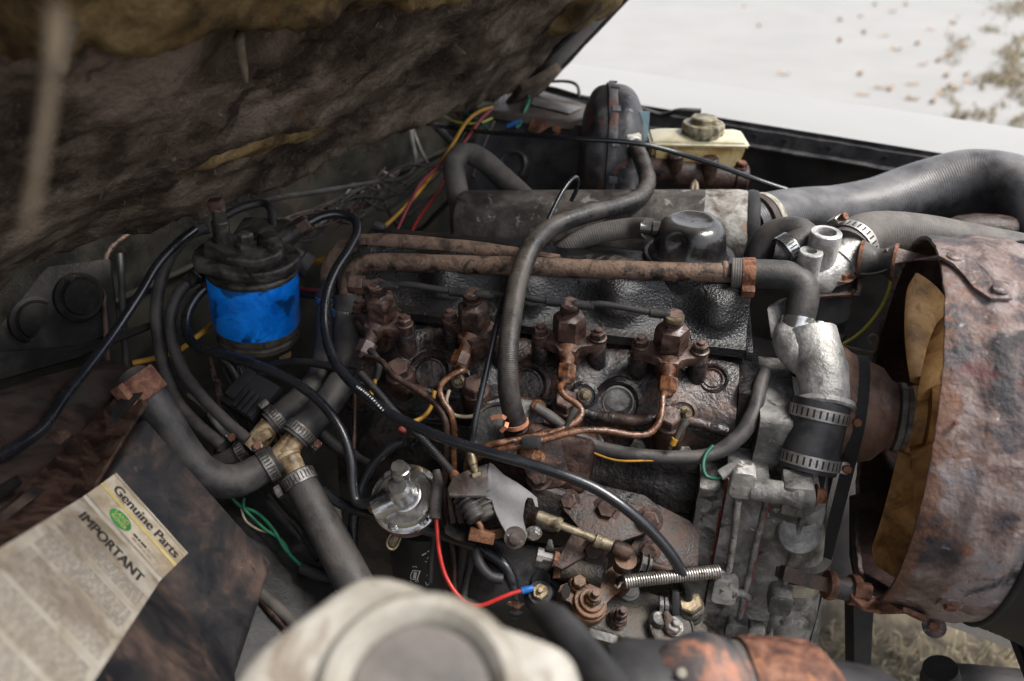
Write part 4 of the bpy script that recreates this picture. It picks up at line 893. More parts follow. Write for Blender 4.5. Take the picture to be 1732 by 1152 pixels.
plate('strap_gusset', [(1502, 438, .846), (1516, 446, .847), (1526, 462, .848), (1512, 470, .85), (1504, 462, .852)], .003, m_grey_rust, tb)
for px, py in ((1613, 442), (1689, 494)):
    p, n = onS(px, py, .004); lathe('rivet', p, n, [(.0075, 0), (.007, .002), (.004, .0035), (0, .0038)], m_shroud, tb, 16)
for px, py in ((1606, 1020), (1580, 1060), (1615, 716)):
    p, n = onS(px, py)
    if px != 1615: lathe('washer', p, n, [(.0115, 0), (.011, .002), (.005, .0025), (0, .0025)], m_shroud, shr, 18)
    bolt(p + n * .0015, n, .0055 if px != 1615 else .002, .005, m_rust, shr, 'shroud_bolt', washer=0)
# --- fan
fan = T('cooling_fan', 'ochre yellow plastic cooling fan inside the rusty shroud', 'fan')
FC = SCN + SAX * .046; NB = 5
lathe('fan_hub', FC - SAX * .034, SAX, [(.028, 0), (.033, .001), (.036, .006), (.036, .07), (.03, .075), (0, .075)], m_fan, fan, 40)
lathe('hub_spacer', FC - SAX * .044, SAX, [(.03, 0), (.037, .001), (.037, .006), (.034, .008), (.034, .014), (.03, .016)], m_alu_dirty, fan, 36)
lathe('hub_cup', FC - SAX * .02, SAX, [(.05, .0), (.052, .0), (.052, .05), (.05, .05), (.05, 0.0)], m_fan, fan, 40)
def make_blade(th0):
    vs, fs = [], []; nr, nc = 16, 10
    for k in (0, 1):
        for i in range(nr + 1):
            u = i / nr; r = .040 + .138 * u; be_ = rad(48 - 14 * u); ch = .085 + .06 * u - .03 * max(0, u - .85) / .15; a0 = th0 + .30 * u * u
            for j in range(nc + 1):
                c = (j / nc - .5) * ch; cam_ = .010 * (1 - (2 * j / nc - 1) ** 2)
                tang = c * math.cos(be_); axl = -c * math.sin(be_) + cam_ * .8 + k * .0028
                a = a0 + tang / r; rr = r * (1 - .05 * (j / nc - .5) * u)
                vs.append(FC + SAX * axl + (SU * math.cos(a) + SV * math.sin(a)) * rr)
    q = (nr + 1) * (nc + 1)
    for i in range(nr):
        for j in range(nc):
            a = i * (nc + 1) + j; fs += [(a, a + 1, a + nc + 2, a + nc + 1), (q + a, q + a + nc + 1, q + a + nc + 2, q + a + 1)]
    loop = [j for j in range(nc + 1)] + [i * (nc + 1) + nc for i in range(1, nr + 1)] + [nr * (nc + 1) + j for j in range(nc - 1, -1, -1)] + [i * (nc + 1) for i in range(nr - 1, 0, -1)]
    for k in range(len(loop)): a, b = loop[k], loop[(k + 1) % len(loop)]; fs.append((a, q + a, q + b, b))
    return vs, fs
FPH = rad(4)
for k in range(NB):
    vs, fs = make_blade(FPH + 2 * PI * k / NB); mesh('fan_blade', vs, fs, m_fan, fan, True, sharp=50)
# --- pulley, belts
pul = T('fan_pulley', 'brown cone shaped fan pulley between the belt and the fan hub', 'pulley')
PC = FC - SAX * .104
lathe('pulley_cone', PC, SAX, [(.05, -.006), (.066, -.004), (.067, .0), (.0655, .004), (.062, .008), (.05, .042), (.0385, .052), (.036, .058), (.02, .058)], m_pulley, pul, 48)
lathe('pulley_groove', PC - SAX * .004, -SAX, [(.066, 0), (.058, .008), (.058, .012), (.067, .02), (.067, .023), (.03, .024)], m_belt, pul, 48)
crank = V((PC.x + .012, .72, .70)); crk = T('crank_pulley', 'dark belt pulley low down behind the timing case', 'pulley')
lathe('pulley_disc', crank - SAX * .02, SAX, [(.03, 0), (.075, 0), (.078, .004), (.07, .01), (.07, .02), (.078, .026), (.075, .03), (.03, .03)], m_rust_dark, crk, 40)
def belt(lab, x, r0, r1, c1, w_):
    c0 = PC + SAX * (x + .006); c1 = c1 + SAX * x; d = c1 - c0; d = d - SAX * d.dot(SAX); L = d.length; dx = d / L; dy = SAX.cross(dx); ph = math.acos((r0 - r1) / L)
    pts = [(c0 + dx * math.cos(t) * r0 + dy * math.sin(t) * r0) for t in [ph + (2 * PI - 2 * ph) * k / 24 for k in range(25)]]
    pts += [(c1 + dx * math.cos(t) * r1 + dy * math.sin(t) * r1) for t in [-ph + 2 * ph * k / 20 for k in range(21)]]
    cen = (c0 + c1) / 2; vs, fs = [], []; m = len(pts)
    for p in pts:
        nn = (p - (c0 if (p - c0).length < (p - c1).length else c1)).normalized()
        vs += [p - SAX * w_ / 2, p + SAX * w_ / 2, p + SAX * w_ * .3 - nn * .008, p - SAX * w_ * .3 - nn * .008]
    for i in range(m):
        for j in range(4): k = (i + 1) % m; fs.append((i * 4 + j, i * 4 + (j + 1) % 4, k * 4 + (j + 1) % 4, k * 4 + j))
    tag(mesh('fan_belt', vs, fs, m_belt, None, True, sharp=30), lab, 'belt')
belt('black rubber fan belt nearest the timing case', -.014, .066, .076, crank, .012)
alt = V((PC.x, .64, .80)); belt('second black rubber belt running just beside the brown pulley', .012, .06, .05, alt + V((0, .05, -.04)), .013)
# --- lower stay rod from the water pump to the shroud
ls = T('shroud_stay', 'rusty stay rod joining the water pump to the bottom of the shroud', 'stay rod')
tube('rod', PP([(1322, 968, .80), (1360, 980, .80), (1410, 992, .80), (1440, 998, .80)]), .0098, m_rust_dark, ls, 4, .0004)
for px, py in ((1403, 990), (1443, 997)):
    lathe('rod_collar', P(px, py, .80), P(1440, 998, .8) - P(1360, 980, .8), [(.008, -.005), (.0145, -.004), (.0155, 0), (.0145, .004), (.008, .005)], m_rust, ls, 14, wob=.0012)
tube('rubber_bush', PP([(1408, 991, .80), (1436, 997, .80)]), .0118, m_hose, ls, 18)
q1, n1 = onS(1530, 1025, .002); q2, n2 = onS(1565, 1040, .002)
ribbon('stay_strap', PP([(1446, 996, .795), (1450, 1012, .79), (1462, 1024, .785), (1490, 1030, .78)]) + [q1, q2], [(UP - FW * .6).normalized()] * 4 + [n1, n2], .015, .004, m_rust, ls)
box('strap_nut', P(1460, 998, .79), (.016, .014, .014), m_rust, ls, axrot(SAX, UP), .002)
# small wires behind the fan side
wire('yellow_wire', 'thin yellow wire hanging between the housing and the fan', 'wire', [(1508, 470, .93), (1500, 500, .93), (1480, 535, .93), (1452, 565, .93), (1425, 582, .93), (1400, 590, .93)], .0019, m_lime)
wire('steel_clip', 'bent pale wire clip beside the fan blade', 'wire clip', [(1418, 583, .95), (1450, 591, .95), (1478, 596, .95), (1482, 585, .95), (1484, 570, .95), (1476, 566, .95), (1468, 574, .95), (1474, 580, .95)], .0016, m_straw)
# ================================================================== far corner: heater box, servo, master cylinder
hb_ = T('heater_box', 'black sheet metal box with a sloping brown lid and a round pressed cap', 'heater box')
f0 = [P(818, 190, 1.36), P(985, 212, 1.29), P(985, 350, 1.27), (P(770, 350, 1.36))]
prism('box_body', f0, V((.02, .11, -.005)), m_heater, hb_, .004)
lid = [P(822, 186, 1.352), P(962, 206, 1.29), P(985, 198, 1.31), P(1000, 178, 1.40), P(905, 150, 1.50), P(862, 150, 1.47)]
prism('box_lid', lid, V((0, 0, -.008)), m_heater_lid, hb_, .0025)
prism('lid_rim', [P(822, 187, 1.350), P(963, 207, 1.288), P(987, 199, 1.308), P(987, 210, 1.306), P(963, 219, 1.286), P(822, 199, 1.348)], FW * .004, m_heater_lid, hb_, .001)
prism('data_plate', [P(902, 165, 1.412), P(985, 183, 1.368), P(962, 193, 1.325), P(898, 178, 1.368)], V((0, 0, .0018)), m_plate_alu, hb_, .0005)
nn = (newell(f0)); nn = nn if nn.dot(FW) < 0 else -nn
lathe('round_cap', P(868, 281, 1.308), nn, [(.027, -.02), (.0265, .004), (.023, .0075), (.02, .0055), (.0185, .002), (.01, .003), (0, .0035)], m_heater, hb_, 32)
bolt(P(941, 220, 1.285), nn, .006, .006, m_rust_orange, hb_, 'lid_screw')
prism('rust_patch', [P(900, 200, 1.311), P(922, 203, 1.302), P(930, 215, 1.296), P(912, 226, 1.3), P(892, 222, 1.308)], nn * .0012, m_rust, hb_, .0005)
lathe('blue_connector', P(858, 214, 1.30), V((.8, .2, .35)), [(.0042, 0), (.0042, .016), (.003, .017), (.003, .024)], m_bluec, hb_, 10)
# windscreen corner / scuttle bracket seen in the gap under the hood
sc_ = T('scuttle_panel', 'pale curved scuttle corner in the gap below the hood edge', 'scuttle panel')
tube('scuttle_rail', PP([(780, 150, 1.6), (815, 135, 1.6), (850, 124, 1.6), (868, 112, 1.62), (872, 96, 1.66)]), [.012, .016, .018, .014, .01], m_alu_dirty, sc_, 14, .003)
plate('scuttle_bracket', [(770, 150, 1.58), (835, 140, 1.56), (845, 178, 1.52), (800, 182, 1.5), (770, 170, 1.52)], .01, m_bulk, sc_, .002)
box('hinge_block', P(808, 160, 1.48), (.03, .02, .012), m_grey_rust, sc_, rotm(10, -25, 20), .002)
# --- brake servo
sv = T('brake_servo', 'black brake servo drum with chipped rust patches, seen edge on', 'brake servo')
sa = V((.985, .16, -.02)).normalized(); sc0 = P(1032, 262, 1.235); r = .105
lathe('servo_drum', sc0, sa, [(.02, -.047)] + [(max(.03, r * (1 - abs(h / .0475) ** 3) ** (1 / 3)), h) for h in [-.0472 + .0944 * k / 26 for k in range(27)]] + [(.03, .048)], m_servo, sv, 64, 60, wob=.0015)
lathe('crimp_band', sc0 - sa * .006, sa, [(r * .99, -.008), (r * 1.02, -.006), (r * 1.03, 0), (r * 1.02, .006), (r * .99, .008)], m_servo, sv, 64, wob=.001)
for k in range(26):
    a = k * 2 * PI / 26; u, v, q = basis(sa)
    if k % 2: box('crimp_tab', sc0 + (u * math.cos(a) + v * math.sin(a)) * r * 1.03 - sa * .002, (.012, .010, .003), m_servo, sv, axrot(sa, u * math.cos(a) + v * math.sin(a)), .001)
c = P(1083, 213, 1.165); prism('paper_sticker', [c + q for q in (V((-.004, 0, .022)), V((.012, .004, .02)), V((.012, .004, -.024)), V((-.006, 0, -.02)))], V((0, .001, 0)), m_blue_sticker, sv)
lathe('vacuum_union', P(1062, 240, 1.15), V((.4, -.7, .15)), [(.016, -.01), (.016, .008), (.011, .01), (.011, .022), (.009, .024)], m_white_plastic, sv, 14)
box('union_block', P(1070, 238, 1.14), (.022, .016, .02), m_white_plastic, sv, rotm(0, 0, 20), .003)
# --- master cylinder and reservoir
mc = T('master_cylinder', 'rust brown brake master cylinder lying under the cream reservoir', 'master cylinder')
m0, m1 = P(1092, 285, 1.19), P(1262, 304, 1.19); ma = (m1 - m0).normalized(); L = (m1 - m0).length
lathe('cylinder', m0, ma, [(.018, -.01), (.022, 0), (.0215, L * .5), (.0195, L * .52), (.0195, L * .86), (.0225, L * .88), (.0225, L * .98), (.019, L), (0, L)], m_rust_dark, mc, 26, wob=.001)
for k in (.28, .62): lathe('outlet_boss', m0 + ma * L * k + V((0, -.01, .0)), V((0, -.2, 1)), [(.012, 0), (.012, .032), (.01, .034), (0, .034)], m_rust_dark, mc, 14)
bolt(m0 + ma * L * .93 + V((0, -.004, .02)), V((0, -.1, 1)), .008, .008, m_rust, mc)
wire_ = tube('brake_line', PP([(1175, 345, 1.16), (1173, 330, 1.16), (1170, 318, 1.16), (1176, 306, 1.16), (1178, 318, 1.16), (1173, 345, 1.15)]), .0032, m_straw, mc, 8)
rs = T('brake_reservoir', 'yellowed translucent fluid reservoir with a cream lid and ribbed cap', 'fluid reservoir')
ra = V((ma.x, ma.y, 0)).normalized(); rb = V((-ra.y, ra.x, 0)); c = P(1180, 250, 1.19)
def ring(z, l0, l1, w_): return [c + ra * l0 + rb * -w_ + V((0, 0, z)), c + ra * l1 + rb * -w_ + V((0, 0, z)), c + ra * (l1) + rb * w_ + V((0, 0, z)), c + ra * l0 + rb * w_ + V((0, 0, z))]
bm = bmesh.new(); lo = [bm.verts.new(p) for p in ring(-.036, -.066, .052, .024)]; mi_ = [bm.verts.new(p) for p in ring(-.012, -.07, .06, .029)]; hi = [bm.verts.new(p) for p in ring(.012, -.071, .066, .031)]
bm.faces.new(lo[::-1]); bm.faces.new(hi)
for A, B in ((lo, mi_), (mi_, hi)):
    for i in range(4): bm.faces.new((A[i], A[(i + 1) % 4], B[(i + 1) % 4], B[i]))
bmesh.ops.bevel(bm, geom=bm.edges[:], offset=.006, segments=3, affect='EDGES'); bm_out(bm, 'tank', m_reservoir, rs)
c2 = c + V((0, 0, .014))
bm = bmesh.new(); lo = [bm.verts.new(p) for p in ring(.011, -.075, .07, .034)]; hi = [bm.verts.new(p) for p in ring(.017, -.073, .068, .032)]; tp = [bm.verts.new(p) for p in ring(.023, -.05, .055, .02)]
bm.faces.new(lo[::-1]); bm.faces.new(tp)
for A, B in ((lo, hi), (hi, tp)):
    for i in range(4): bm.faces.new((A[i], A[(i + 1) % 4], B[(i + 1) % 4], B[i]))
bmesh.ops.bevel(bm, geom=bm.edges[:], offset=.003, segments=2, affect='EDGES'); bm_out(bm, 'tank_lid', m_res_top, rs)
cc = c + ra * .004 + V((0, 0, .020)); n_ = 60
vs, fs = [], []
pr_ = [(.03, 0), (.031, .002), (.031, .016), (.029, .018), (.019, .0185), (.019, .025), (.0165, .027), (0, .027)]
for r, h in pr_:
    for j in range(n_): a = 2 * PI * j / n_; rr = r - (.0014 if (j // 2) % 2 and .001 < h < .017 else 0); vs.append(cc + V((rr * math.cos(a), rr * math.sin(a), h)))
for i in range(len(pr_) - 1):
    for j in range(n_): p, q = i * n_ + j, i * n_ + (j + 1) % n_; fs.append((p, q, q + n_, p + n_))
mesh('reservoir_cap', vs, fs, m_cap_dirty, rs, True, sharp=35)
lathe('tank_neck', c + ra * -.01 + V((0, 0, -.032)), V((0, 0, -1)), [(.012, 0), (.012, .02)], m_reservoir, rs, 14)
# --- braided servo hose down to the vacuum pump
bz = T('vacuum_hose', 'long braided rubber hose bending down in front of the injectors', 'hose')
tube('hose', PP([(1074, 246, 1.135), (1088, 278, 1.10), (1095, 308, 1.06), (1082, 333, 1.02), (1040, 350, .98), (985, 364, .935), (930, 386, .90), (898, 420, .86), (878, 470, .832), (865, 540, .81), (859, 610, .80), (861, 665, .805), (874, 722, .822)]), [.0115, .0115, .0115, .0115, .0115, .0112, .011, .011, .0108, .0105, .0105, .011, .0112], m_hose_braid, bz, 22)
tube('loose_end', PP([(922, 384, .895), (935, 355, .90), (955, 318, .91), (970, 301, .92), (977, 302, .93), (976, 318, .94), (966, 340, .95)]), .0026, m_cable, bz, 8)
# --- vacuum pump
vp = T('vacuum_pump', 'grey black vacuum pump flange with a round cover on the engine side', 'vacuum pump')
vn = V((-.05, -.62, .78)).normalized(); vc = P(862, 722, .836)
u, v, q = basis(vn); X_ = (UX - vn * UX.dot(vn)).normalized(); Z_ = vn.cross(X_)
out = [vc - vn * .004 + X_ * (a * .001) + Z_ * (b * .001) for a, b in [(-34, 24), (-14, 33), (18, 33), (30, 26), (34, 12), (30, -6), (34, -26), (22, -36), (-8, -34), (-30, -28), (-38, -10), (-39, 10)]]
prism('pump_flange', out, -vn * .012, m_case, vp, .003, 2, .0006)
lathe('pump_cover', vc - X_ * .012 - Z_ * .004 - vn * .005, vn, [(.030, 0), (.030, .005), (.028, .0075), (.0265, .0068), (.0255, .0045), (0, .005)], m_case, vp, 36)
lathe('pump_outlet', P(876, 726, .828), V((.02, -.4, .9)), [(.015, -.02), (.015, -.004), (.0125, 0), (.0115, .008)], m_rust_dark, vp, 20)
lathe('pump_body', vc - vn * .014, -vn, [(.034, 0), (.036, .01), (.034, .06)], m_block, vp, 28)
bolt(vc + X_ * .026 + Z_ * .025 - vn * .004, vn, .0065, .008, m_inj_wet, vp); bolt(vc - X_ * .034 + Z_ * .018 - vn * .004, vn, .0055, .006, m_rust_dark, vp)
ck = T('spring_clip', 'orange copper spring clip at the bottom end of the braided hose', 'hose clip')
pts = [P(872, 716, .822)]; hx = (P(874, 722, .822) - P(861, 665, .805)).normalized(); u, v, q = basis(hx); o = P(872.5, 715, .82)
fr = (-FW - hx * (-FW).dot(hx)).normalized(); sd2 = hx.cross(fr)
ringp = [o + (fr * math.cos(a) + sd2 * math.sin(a)) * .0122 for a in [rad(-100 + 24 * k) for k in range(13)]]
ribbon('clip_band', ringp, [(p - o).normalized() for p in ringp], .0045, .0014, m_copper, ck)
for e in (PP([(856, 708, .806), (850, 704, .803), (836, 705, .806), (830, 708, .808)]), PP([(858, 714, .806), (856, 722, .803), (847, 730, .806)])): ribbon('clip_tail', e, [-FW] * len(e), .004, .0014, m_copper, ck)
# --- lines and wires in the far corner
wire('control_cable', 'long straight black throttle cable crossing in front of the brake servo', 'cable', [(640, 190, 1.3), (705, 206, 1.28), (790, 220, 1.24), (880, 228, 1.15), (980, 235, 1.10), (1080, 243, 1.09), (1150, 260, 1.10), (1220, 282, 1.09), (1290, 308, 1.08), (1345, 326, 1.08)], .0036, m_cable)
wire('wiring_harness', 'thin brown cable arching above the heater box to the wing', 'cable', [(560, 260, 1.38), (660, 212, 1.42), (760, 160, 1.5), (850, 140, 1.5), (910, 139, 1.46), (960, 138, 1.44), (976, 145, 1.42), (980, 165, 1.4)], .0028, m_loom)
wire('wiring_harness', 'dark wavy cable running behind the servo along the wing edge', 'cable', [(905, 146, 1.46), (940, 152, 1.44), (985, 165, 1.42), (1040, 172, 1.42), (1090, 186, 1.42), (1120, 194, 1.42), (1150, 187, 1.40), (1185, 188, 1.40)], .0045, m_loom_dark)
wire('heater_hose', 'thick grey hose forming an upside down V beside the heater box', 'hose', [(783, 430, 1.12), (782, 370, 1.14), (771, 310, 1.16), (768, 275, 1.17), (786, 259, 1.18), (812, 268, 1.18), (845, 296, 1.17), (880, 328, 1.15), (910, 360, 1.12)], [.0162] * 9, m_hose_grey, n=22)
wire('yellow_wire', 'yellow wire climbing from the rusted pipes to the far corner', 'wire', [(640, 392, 1.1), (670, 365, 1.12), (705, 328, 1.15), (735, 290, 1.18), (765, 245, 1.2), (790, 205, 1.24), (812, 188, 1.27), (832, 182, 1.3)], .0031, m_yellow)
wire('red_wire', 'faded red wire beside the yellow one behind the rusted pipes', 'wire', [(665, 405, 1.1), (690, 350, 1.13), (712, 310, 1.16), (745, 278, 1.18), (785, 240, 1.21), (815, 200, 1.26), (830, 186, 1.29)], .0024, m_pink)
wire('red_wire', 'short bright red wire low beside the upside down V hose', 'wire', [(690, 405, 1.13), (705, 375, 1.15), (722, 350, 1.17), (740, 325, 1.19), (752, 300, 1.22)], .002, m_red)
wire('yellow_wire', 'thin yellow green wire sagging in the far corner', 'wire', [(750, 196, 1.3), (768, 205, 1.28), (790, 209, 1.27), (815, 207, 1.28), (832, 200, 1.3)], .0019, m_lime)
wire('green_wire', 'pair of green wires running down into the blue connector', 'wire', [(892, 158, 1.40), (894, 172, 1.37), (886, 190, 1.34), (878, 212, 1.315), (872, 216, 1.31)], .003, m_green)
wire('green_wire', 'thin dark green wire crossing the yellow wires in the corner', 'wire', [(778, 186, 1.28), (800, 198, 1.26), (818, 212, 1.25), (832, 224, 1.25)], .002, m_green_dk)
wire('dark_cable', 'grey cable looping down from the bulkhead and back to the left', 'cable', [(692, 205, 1.36), (697, 235, 1.35), (703, 270, 1.32), (698, 290, 1.3), (680, 302, 1.28), (640, 308, 1.25), (590, 316, 1.2), (530, 326, 1.15), (470, 335, 1.1), (420, 348, 1.06)], .0038, m_loom)
wire('dark_cable', 'brown cable hanging straight down the middle of the bulkhead', 'cable', [(695, 210, 1.37), (710, 250, 1.36), (726, 285, 1.34), (727, 305, 1.33), (720, 315, 1.33)], .003, m_loom)
wire('dark_cable', 'dusty grey cable hanging vertically beside the rusted pipe bend', 'cable', [(615, 312, 1.28), (611, 345, 1.26), (608, 380, 1.24), (596, 415, 1.2)], .0045, m_loom)
wire('dark_cable', 'dark cable sloping down behind the yellow wire', 'cable', [(632, 300, 1.32), (650, 340, 1.3), (668, 375, 1.28), (690, 395, 1.26), (715, 385, 1.24), (740, 360, 1.22), (765, 335, 1.2)], .004, m_loom_dark)
wire('dark_cable', 'grey cable running down from the seam of the bulkhead to the filter', 'cable', [(600, 312, 1.3), (580, 340, 1.28), (560, 365, 1.26), (520, 395, 1.22)], .004, m_loom)
wire('dark_cable', 'short pale cable stub crossing behind the yellow wire', 'cable', [(646, 290, 1.33), (668, 302, 1.32), (690, 314, 1.31), (705, 318, 1.3)], .0034, m_loom)
wire('dark_cable', 'black cable passing from the corner down to the upside down V hose', 'cable', [(715, 195, 1.32), (745, 222, 1.3), (772, 250, 1.27), (800, 275, 1.24)], .006, m_loom_dark)
wire('dark_cable', 'thin grey cable leaning beside the heater box', 'cable', [(835, 205, 1.29), (820, 240, 1.28), (806, 275, 1.27), (800, 300, 1.26)], .003, m_loom)
wire('dark_cable', 'grey cable rising behind the red wire to the corner', 'cable', [(690, 365, 1.2), (720, 340, 1.21), (750, 320, 1.23), (770, 300, 1.25)], .0032, m_loom)
wire('copper_pipe', 'long brown copper line tucked under the torn felt edge', 'pipe', [(182, 610, .93), (178, 540, .95), (176, 470, .97), (182, 430, .98), (205, 405, 1.0), (260, 378, 1.03), (330, 345, 1.08), (420, 300, 1.14), (520, 250, 1.22), (620, 205, 1.31), (700, 180, 1.38)], .0031, m_rust_dark)
wire('dark_cable', 'dark cable dropping beside the footwell panel', 'cable', [(203, 430, .985), (206, 480, .975), (208, 540, .965), (212, 590, .95), (214, 625, .94)], .0042, m_loom_dark)
# ================================================================== fuel filter on the bulkhead
ff = T('fuel_filter', 'oil stained blue fuel filter canister under a black cast head', 'fuel filter')
fx = V((.10, -.02, 1)).normalized()          # filter axis, leaning a little
fb = P(437, 558, 1.0); fr_ = .053
def FA(h): return fb + fx * h
lathe('filter_base', FA(-.012), fx, [(0, -.006), (.035, -.006), (.046, .0), (.05, .005), (.05, .011), (.047, .013), (.047, .016), (.0515, .019), (.0515, .026), (.049, .028)], m_filter_base, ff, 48, wob=.0006)
lathe('filter_element', FA(.014), fx, [(.049, 0), (.0525, .002), (.053, .006), (.053, .072), (.052, .076), (.05, .077)], m_blue, ff, 56)
lathe('filter_ring', FA(.086), fx, [(.05, 0), (.0535, .001), (.0545, .003), (.0545, .006), (.052, .008)], m_filter_head, ff, 48, wob=.0006)
hc = FA(.093); hu = (RT - fx * RT.dot(fx)).normalized(); hv = fx.cross(hu)
out = []
for k in range(26):
    a = 2 * PI * k / 26; r = .052 + .006 * math.cos(2 * a) + (.008 if abs(a - PI) < .6 else 0); out.append(hc + hu * r * math.cos(a) + hv * r * math.sin(a))
prism('filter_head', out, fx * .016, m_filter_head, ff, .006, 3, .0012)
prism('head_deck', [hc + fx * .014 + (p - hc) * .74 - hu * .004 for p in out], fx * .012, m_filter_head, ff, .006, 3, .0015)
lathe('centre_bolt', hc + fx * .024 - hu * .004, fx, [(.013, 0), (.0125, .006), (.009, .008), (.009, .016), (.0075, .018), (0, .018)], m_filter_head, ff, 6, 25)
lathe('bleed_plug', hc + fx * .024 + hu * .022 + hv * .01, fx, [(.014, 0), (.013, .007), (.010, .009), (.009, .014), (0, .015)], m_filter_head, ff, 14, wob=.0008)
lathe('upright_union', hc + fx * .02 - hu * .034 + hv * .008, fx, [(.012, 0), (.010, .012), (.010, .03), (.0085, .032), (.0085, .046), (.006, .05), (0, .05)], m_filter_head, ff, 12, 30)
box('union_head', hc + fx * .071 - hu * .036 + hv * .008, (.016, .014, .013), m_rust_dark, ff, axrot(hu + fx * .2, fx), .002)
box('mounting_arm', hc + hv * .055 - fx * .0, (.06, .05, .05), m_filter_head, ff, axrot(hu, fx), .008, 3)
def out_union(name, px, py, d, to, r, mat):
    a = P(px, py, d); ax = (to - a).normalized()
    vs, fs = join([lathe_geo(a - ax * .012, ax, [(r * 1.3, 0), (r * 1.2, .012)], 16), hex_geo(a, ax, r * 1.35, .011, .2), lathe_geo(a + ax * .01, ax, [(r, 0), (r, .012)], 14)]); mesh(name, vs, fs, mat, ff, True, sharp=25)
out_union('outlet_union', 372, 470, .955, P(345, 492, .94), .0085, m_rust_dark)
out_union('outlet_union', 340, 462, .965, P(318, 478, .95), .0085, m_filter_head)
tube('side_arm', PP([(478, 408, .975), (495, 394, .975), (520, 378, .975)]), [.013, .0115, .010], m_filter_head, ff, 16, .0008)
vs, fs = join([hex_geo(P(505, 387, .974), P(530, 371, .974) - P(505, 387, .974), .0115, .016, .2)]); mesh('arm_nut', vs, fs, m_rust_dark, ff, True, sharp=25)
lathe('lower_stub', P(470, 420, .99), P(520, 450, 1.0) - P(470, 420, .99), [(.014, 0), (.014, .03), (.016, .032), (.016, .045)], m_hose, ff, 16)
tag_ = T('paper_tag', 'small yellowed paper tag stuck under the blue filter', 'paper tag')
plate('tag', [(472, 604, .965), (492, 594, .962), (492, 603, .962), (480, 613, .963), (474, 612, .964)], .0006, m_foam, tag_, 0)
# ------------------------------------------------------------------ fuel lines
CB = m_cable
main_o = wire('fuel_hose', 'glossy black fuel pipe looping from the filter across to the injection pump', 'fuel pipe', [(522, 377, .974), (545, 366, .98), (575, 362, .985), (598, 370, .98), (604, 390, .965), (590, 422, .935), (566, 460, .905), (551, 505, .885), (550, 560, .868), (566, 610, .852), (595, 648, .838), (650, 694, .815), (700, 720, .797), (750, 741, .782), (825, 765, .768), (900, 786, .76), (960, 806, .755), (1010, 828, .752), (1060, 862, .75), (1105, 902, .755), (1140, 945, .762), (1160, 985, .772), (1164, 1010, .782)], .0055, CB, n=14)
MT = bvh(main_o); mk_v, mk_f = [], []
for k in range(13):
    t = k / 12; px, py = 604 + 44 * t, 654 + 40 * t - 3 * math.sin(t * PI); p, n = on(MT, px, py, .83); u_ = (RT * .74 - UP * .67); v_ = n.cross(u_).normalized(); u_ = v_.cross(n); p = p + n * .0003; q = .0011 if k % 3 else .0006; k0 = len(mk_v)
    mk_v += [p - u_ * q - v_ * .0011, p + u_ * q - v_ * .0011, p + u_ * q + v_ * .0011, p - u_ * q + v_ * .0011]; mk_f.append((k0, k0 + 1, k0 + 2, k0 + 3))
mesh('printed_marks', mk_v, mk_f, m_print, main_o, False)
wire('fuel_hose', 'black fuel pipe curving from the filter down to the lift pump inlet', 'fuel pipe', [(365, 476, .952), (338, 496, .945), (318, 528, .935), (316, 562, .925), (335, 588, .91), (380, 601, .895), (440, 620, .88), (500, 648, .868), (545, 684, .86), (578, 730, .853), (594, 780, .848), (597, 825, .845), (603, 848, .843), (618, 853, .84), (640, 842, .836), (655, 832, .833)], .0056, CB, n=14)
wire('fuel_hose', 'black hose looping from the filter head down behind the lift pump pipe', 'fuel pipe', [(336, 468, .96), (312, 484, .955), (294, 515, .95), (288, 550, .945), (295, 590, .935), (312, 630, .925), (345, 675, .91), (385, 715, .895), (420, 745, .885)], .0068, m_hose, n=14)
wire('fuel_hose', 'black hose leaving the filter top to the left and hanging down', 'fuel pipe', [(352, 385, .99), (320, 396, .985), (290, 430, .975), (271, 480, .965), (264, 530, .955), (268, 570, .95), (280, 630, .935), (300, 680, .92), (335, 720, .905), (378, 755, .89)], .0075, m_hose, n=14)
wire('fuel_hose', 'bent black pipe arching over the filter head', 'fuel pipe', [(375, 368, .99), (405, 353, 1.0), (432, 345, 1.01), (448, 344, 1.01), (458, 355, 1.0), (461, 375, .99), (463, 392, .985)], .0052, m_loom_dark, n=12)
wire('control_cable', 'glossy black cable running diagonally over the rusty box', 'cable', [(330, 388, .96), (300, 412, .94), (265, 450, .915), (235, 500, .89), (195, 560, .86), (150, 620, .815), (110, 670, .77), (75, 720, .73), (40, 748, .70), (-20, 780, .65)], .0052, CB, n=12)
wire('fuel_hose', 'black fuel pipe running from the hose tee down to the injection pump inlet', 'fuel pipe', [(535, 822, .865), (560, 842, .86), (595, 860, .852), (650, 878, .84), (720, 896, .825), (780, 915, .815), (825, 935, .808), (855, 958, .803), (868, 985, .803), (873, 1010, .805)], .0058, CB, n=14)
wire('fuel_hose', 'black pipe rising from below to the top of the lift pump', 'fuel pipe', [(597, 935, .865), (597, 890, .86), (604, 850, .855), (620, 805, .85), (645, 770, .845), (668, 752, .842), (684, 746, .84)], .0056, CB, n=14)
wire('breather_pipe', 'thin dark cable hanging behind the twin heater hoses', 'cable', [(430, 660, .95), (440, 635, .94), (465, 617, .93), (500, 612, .92), (540, 616, .91), (600, 630, .9)], .0048, m_loom_dark)
wire('steel_line', 'thin rusty steel line falling beside the vertical heater hose', 'pipe', [(600, 560, .93), (601, 640, .92), (600, 700, .91), (598, 760, .9)], .0026, m_rust_dark)
wire('dark_cable', 'thick black cable behind the lift pump', 'cable', [(545, 735, .91), (575, 760, .905), (610, 775, .9), (630, 790, .89)], .007, m_loom_dark)
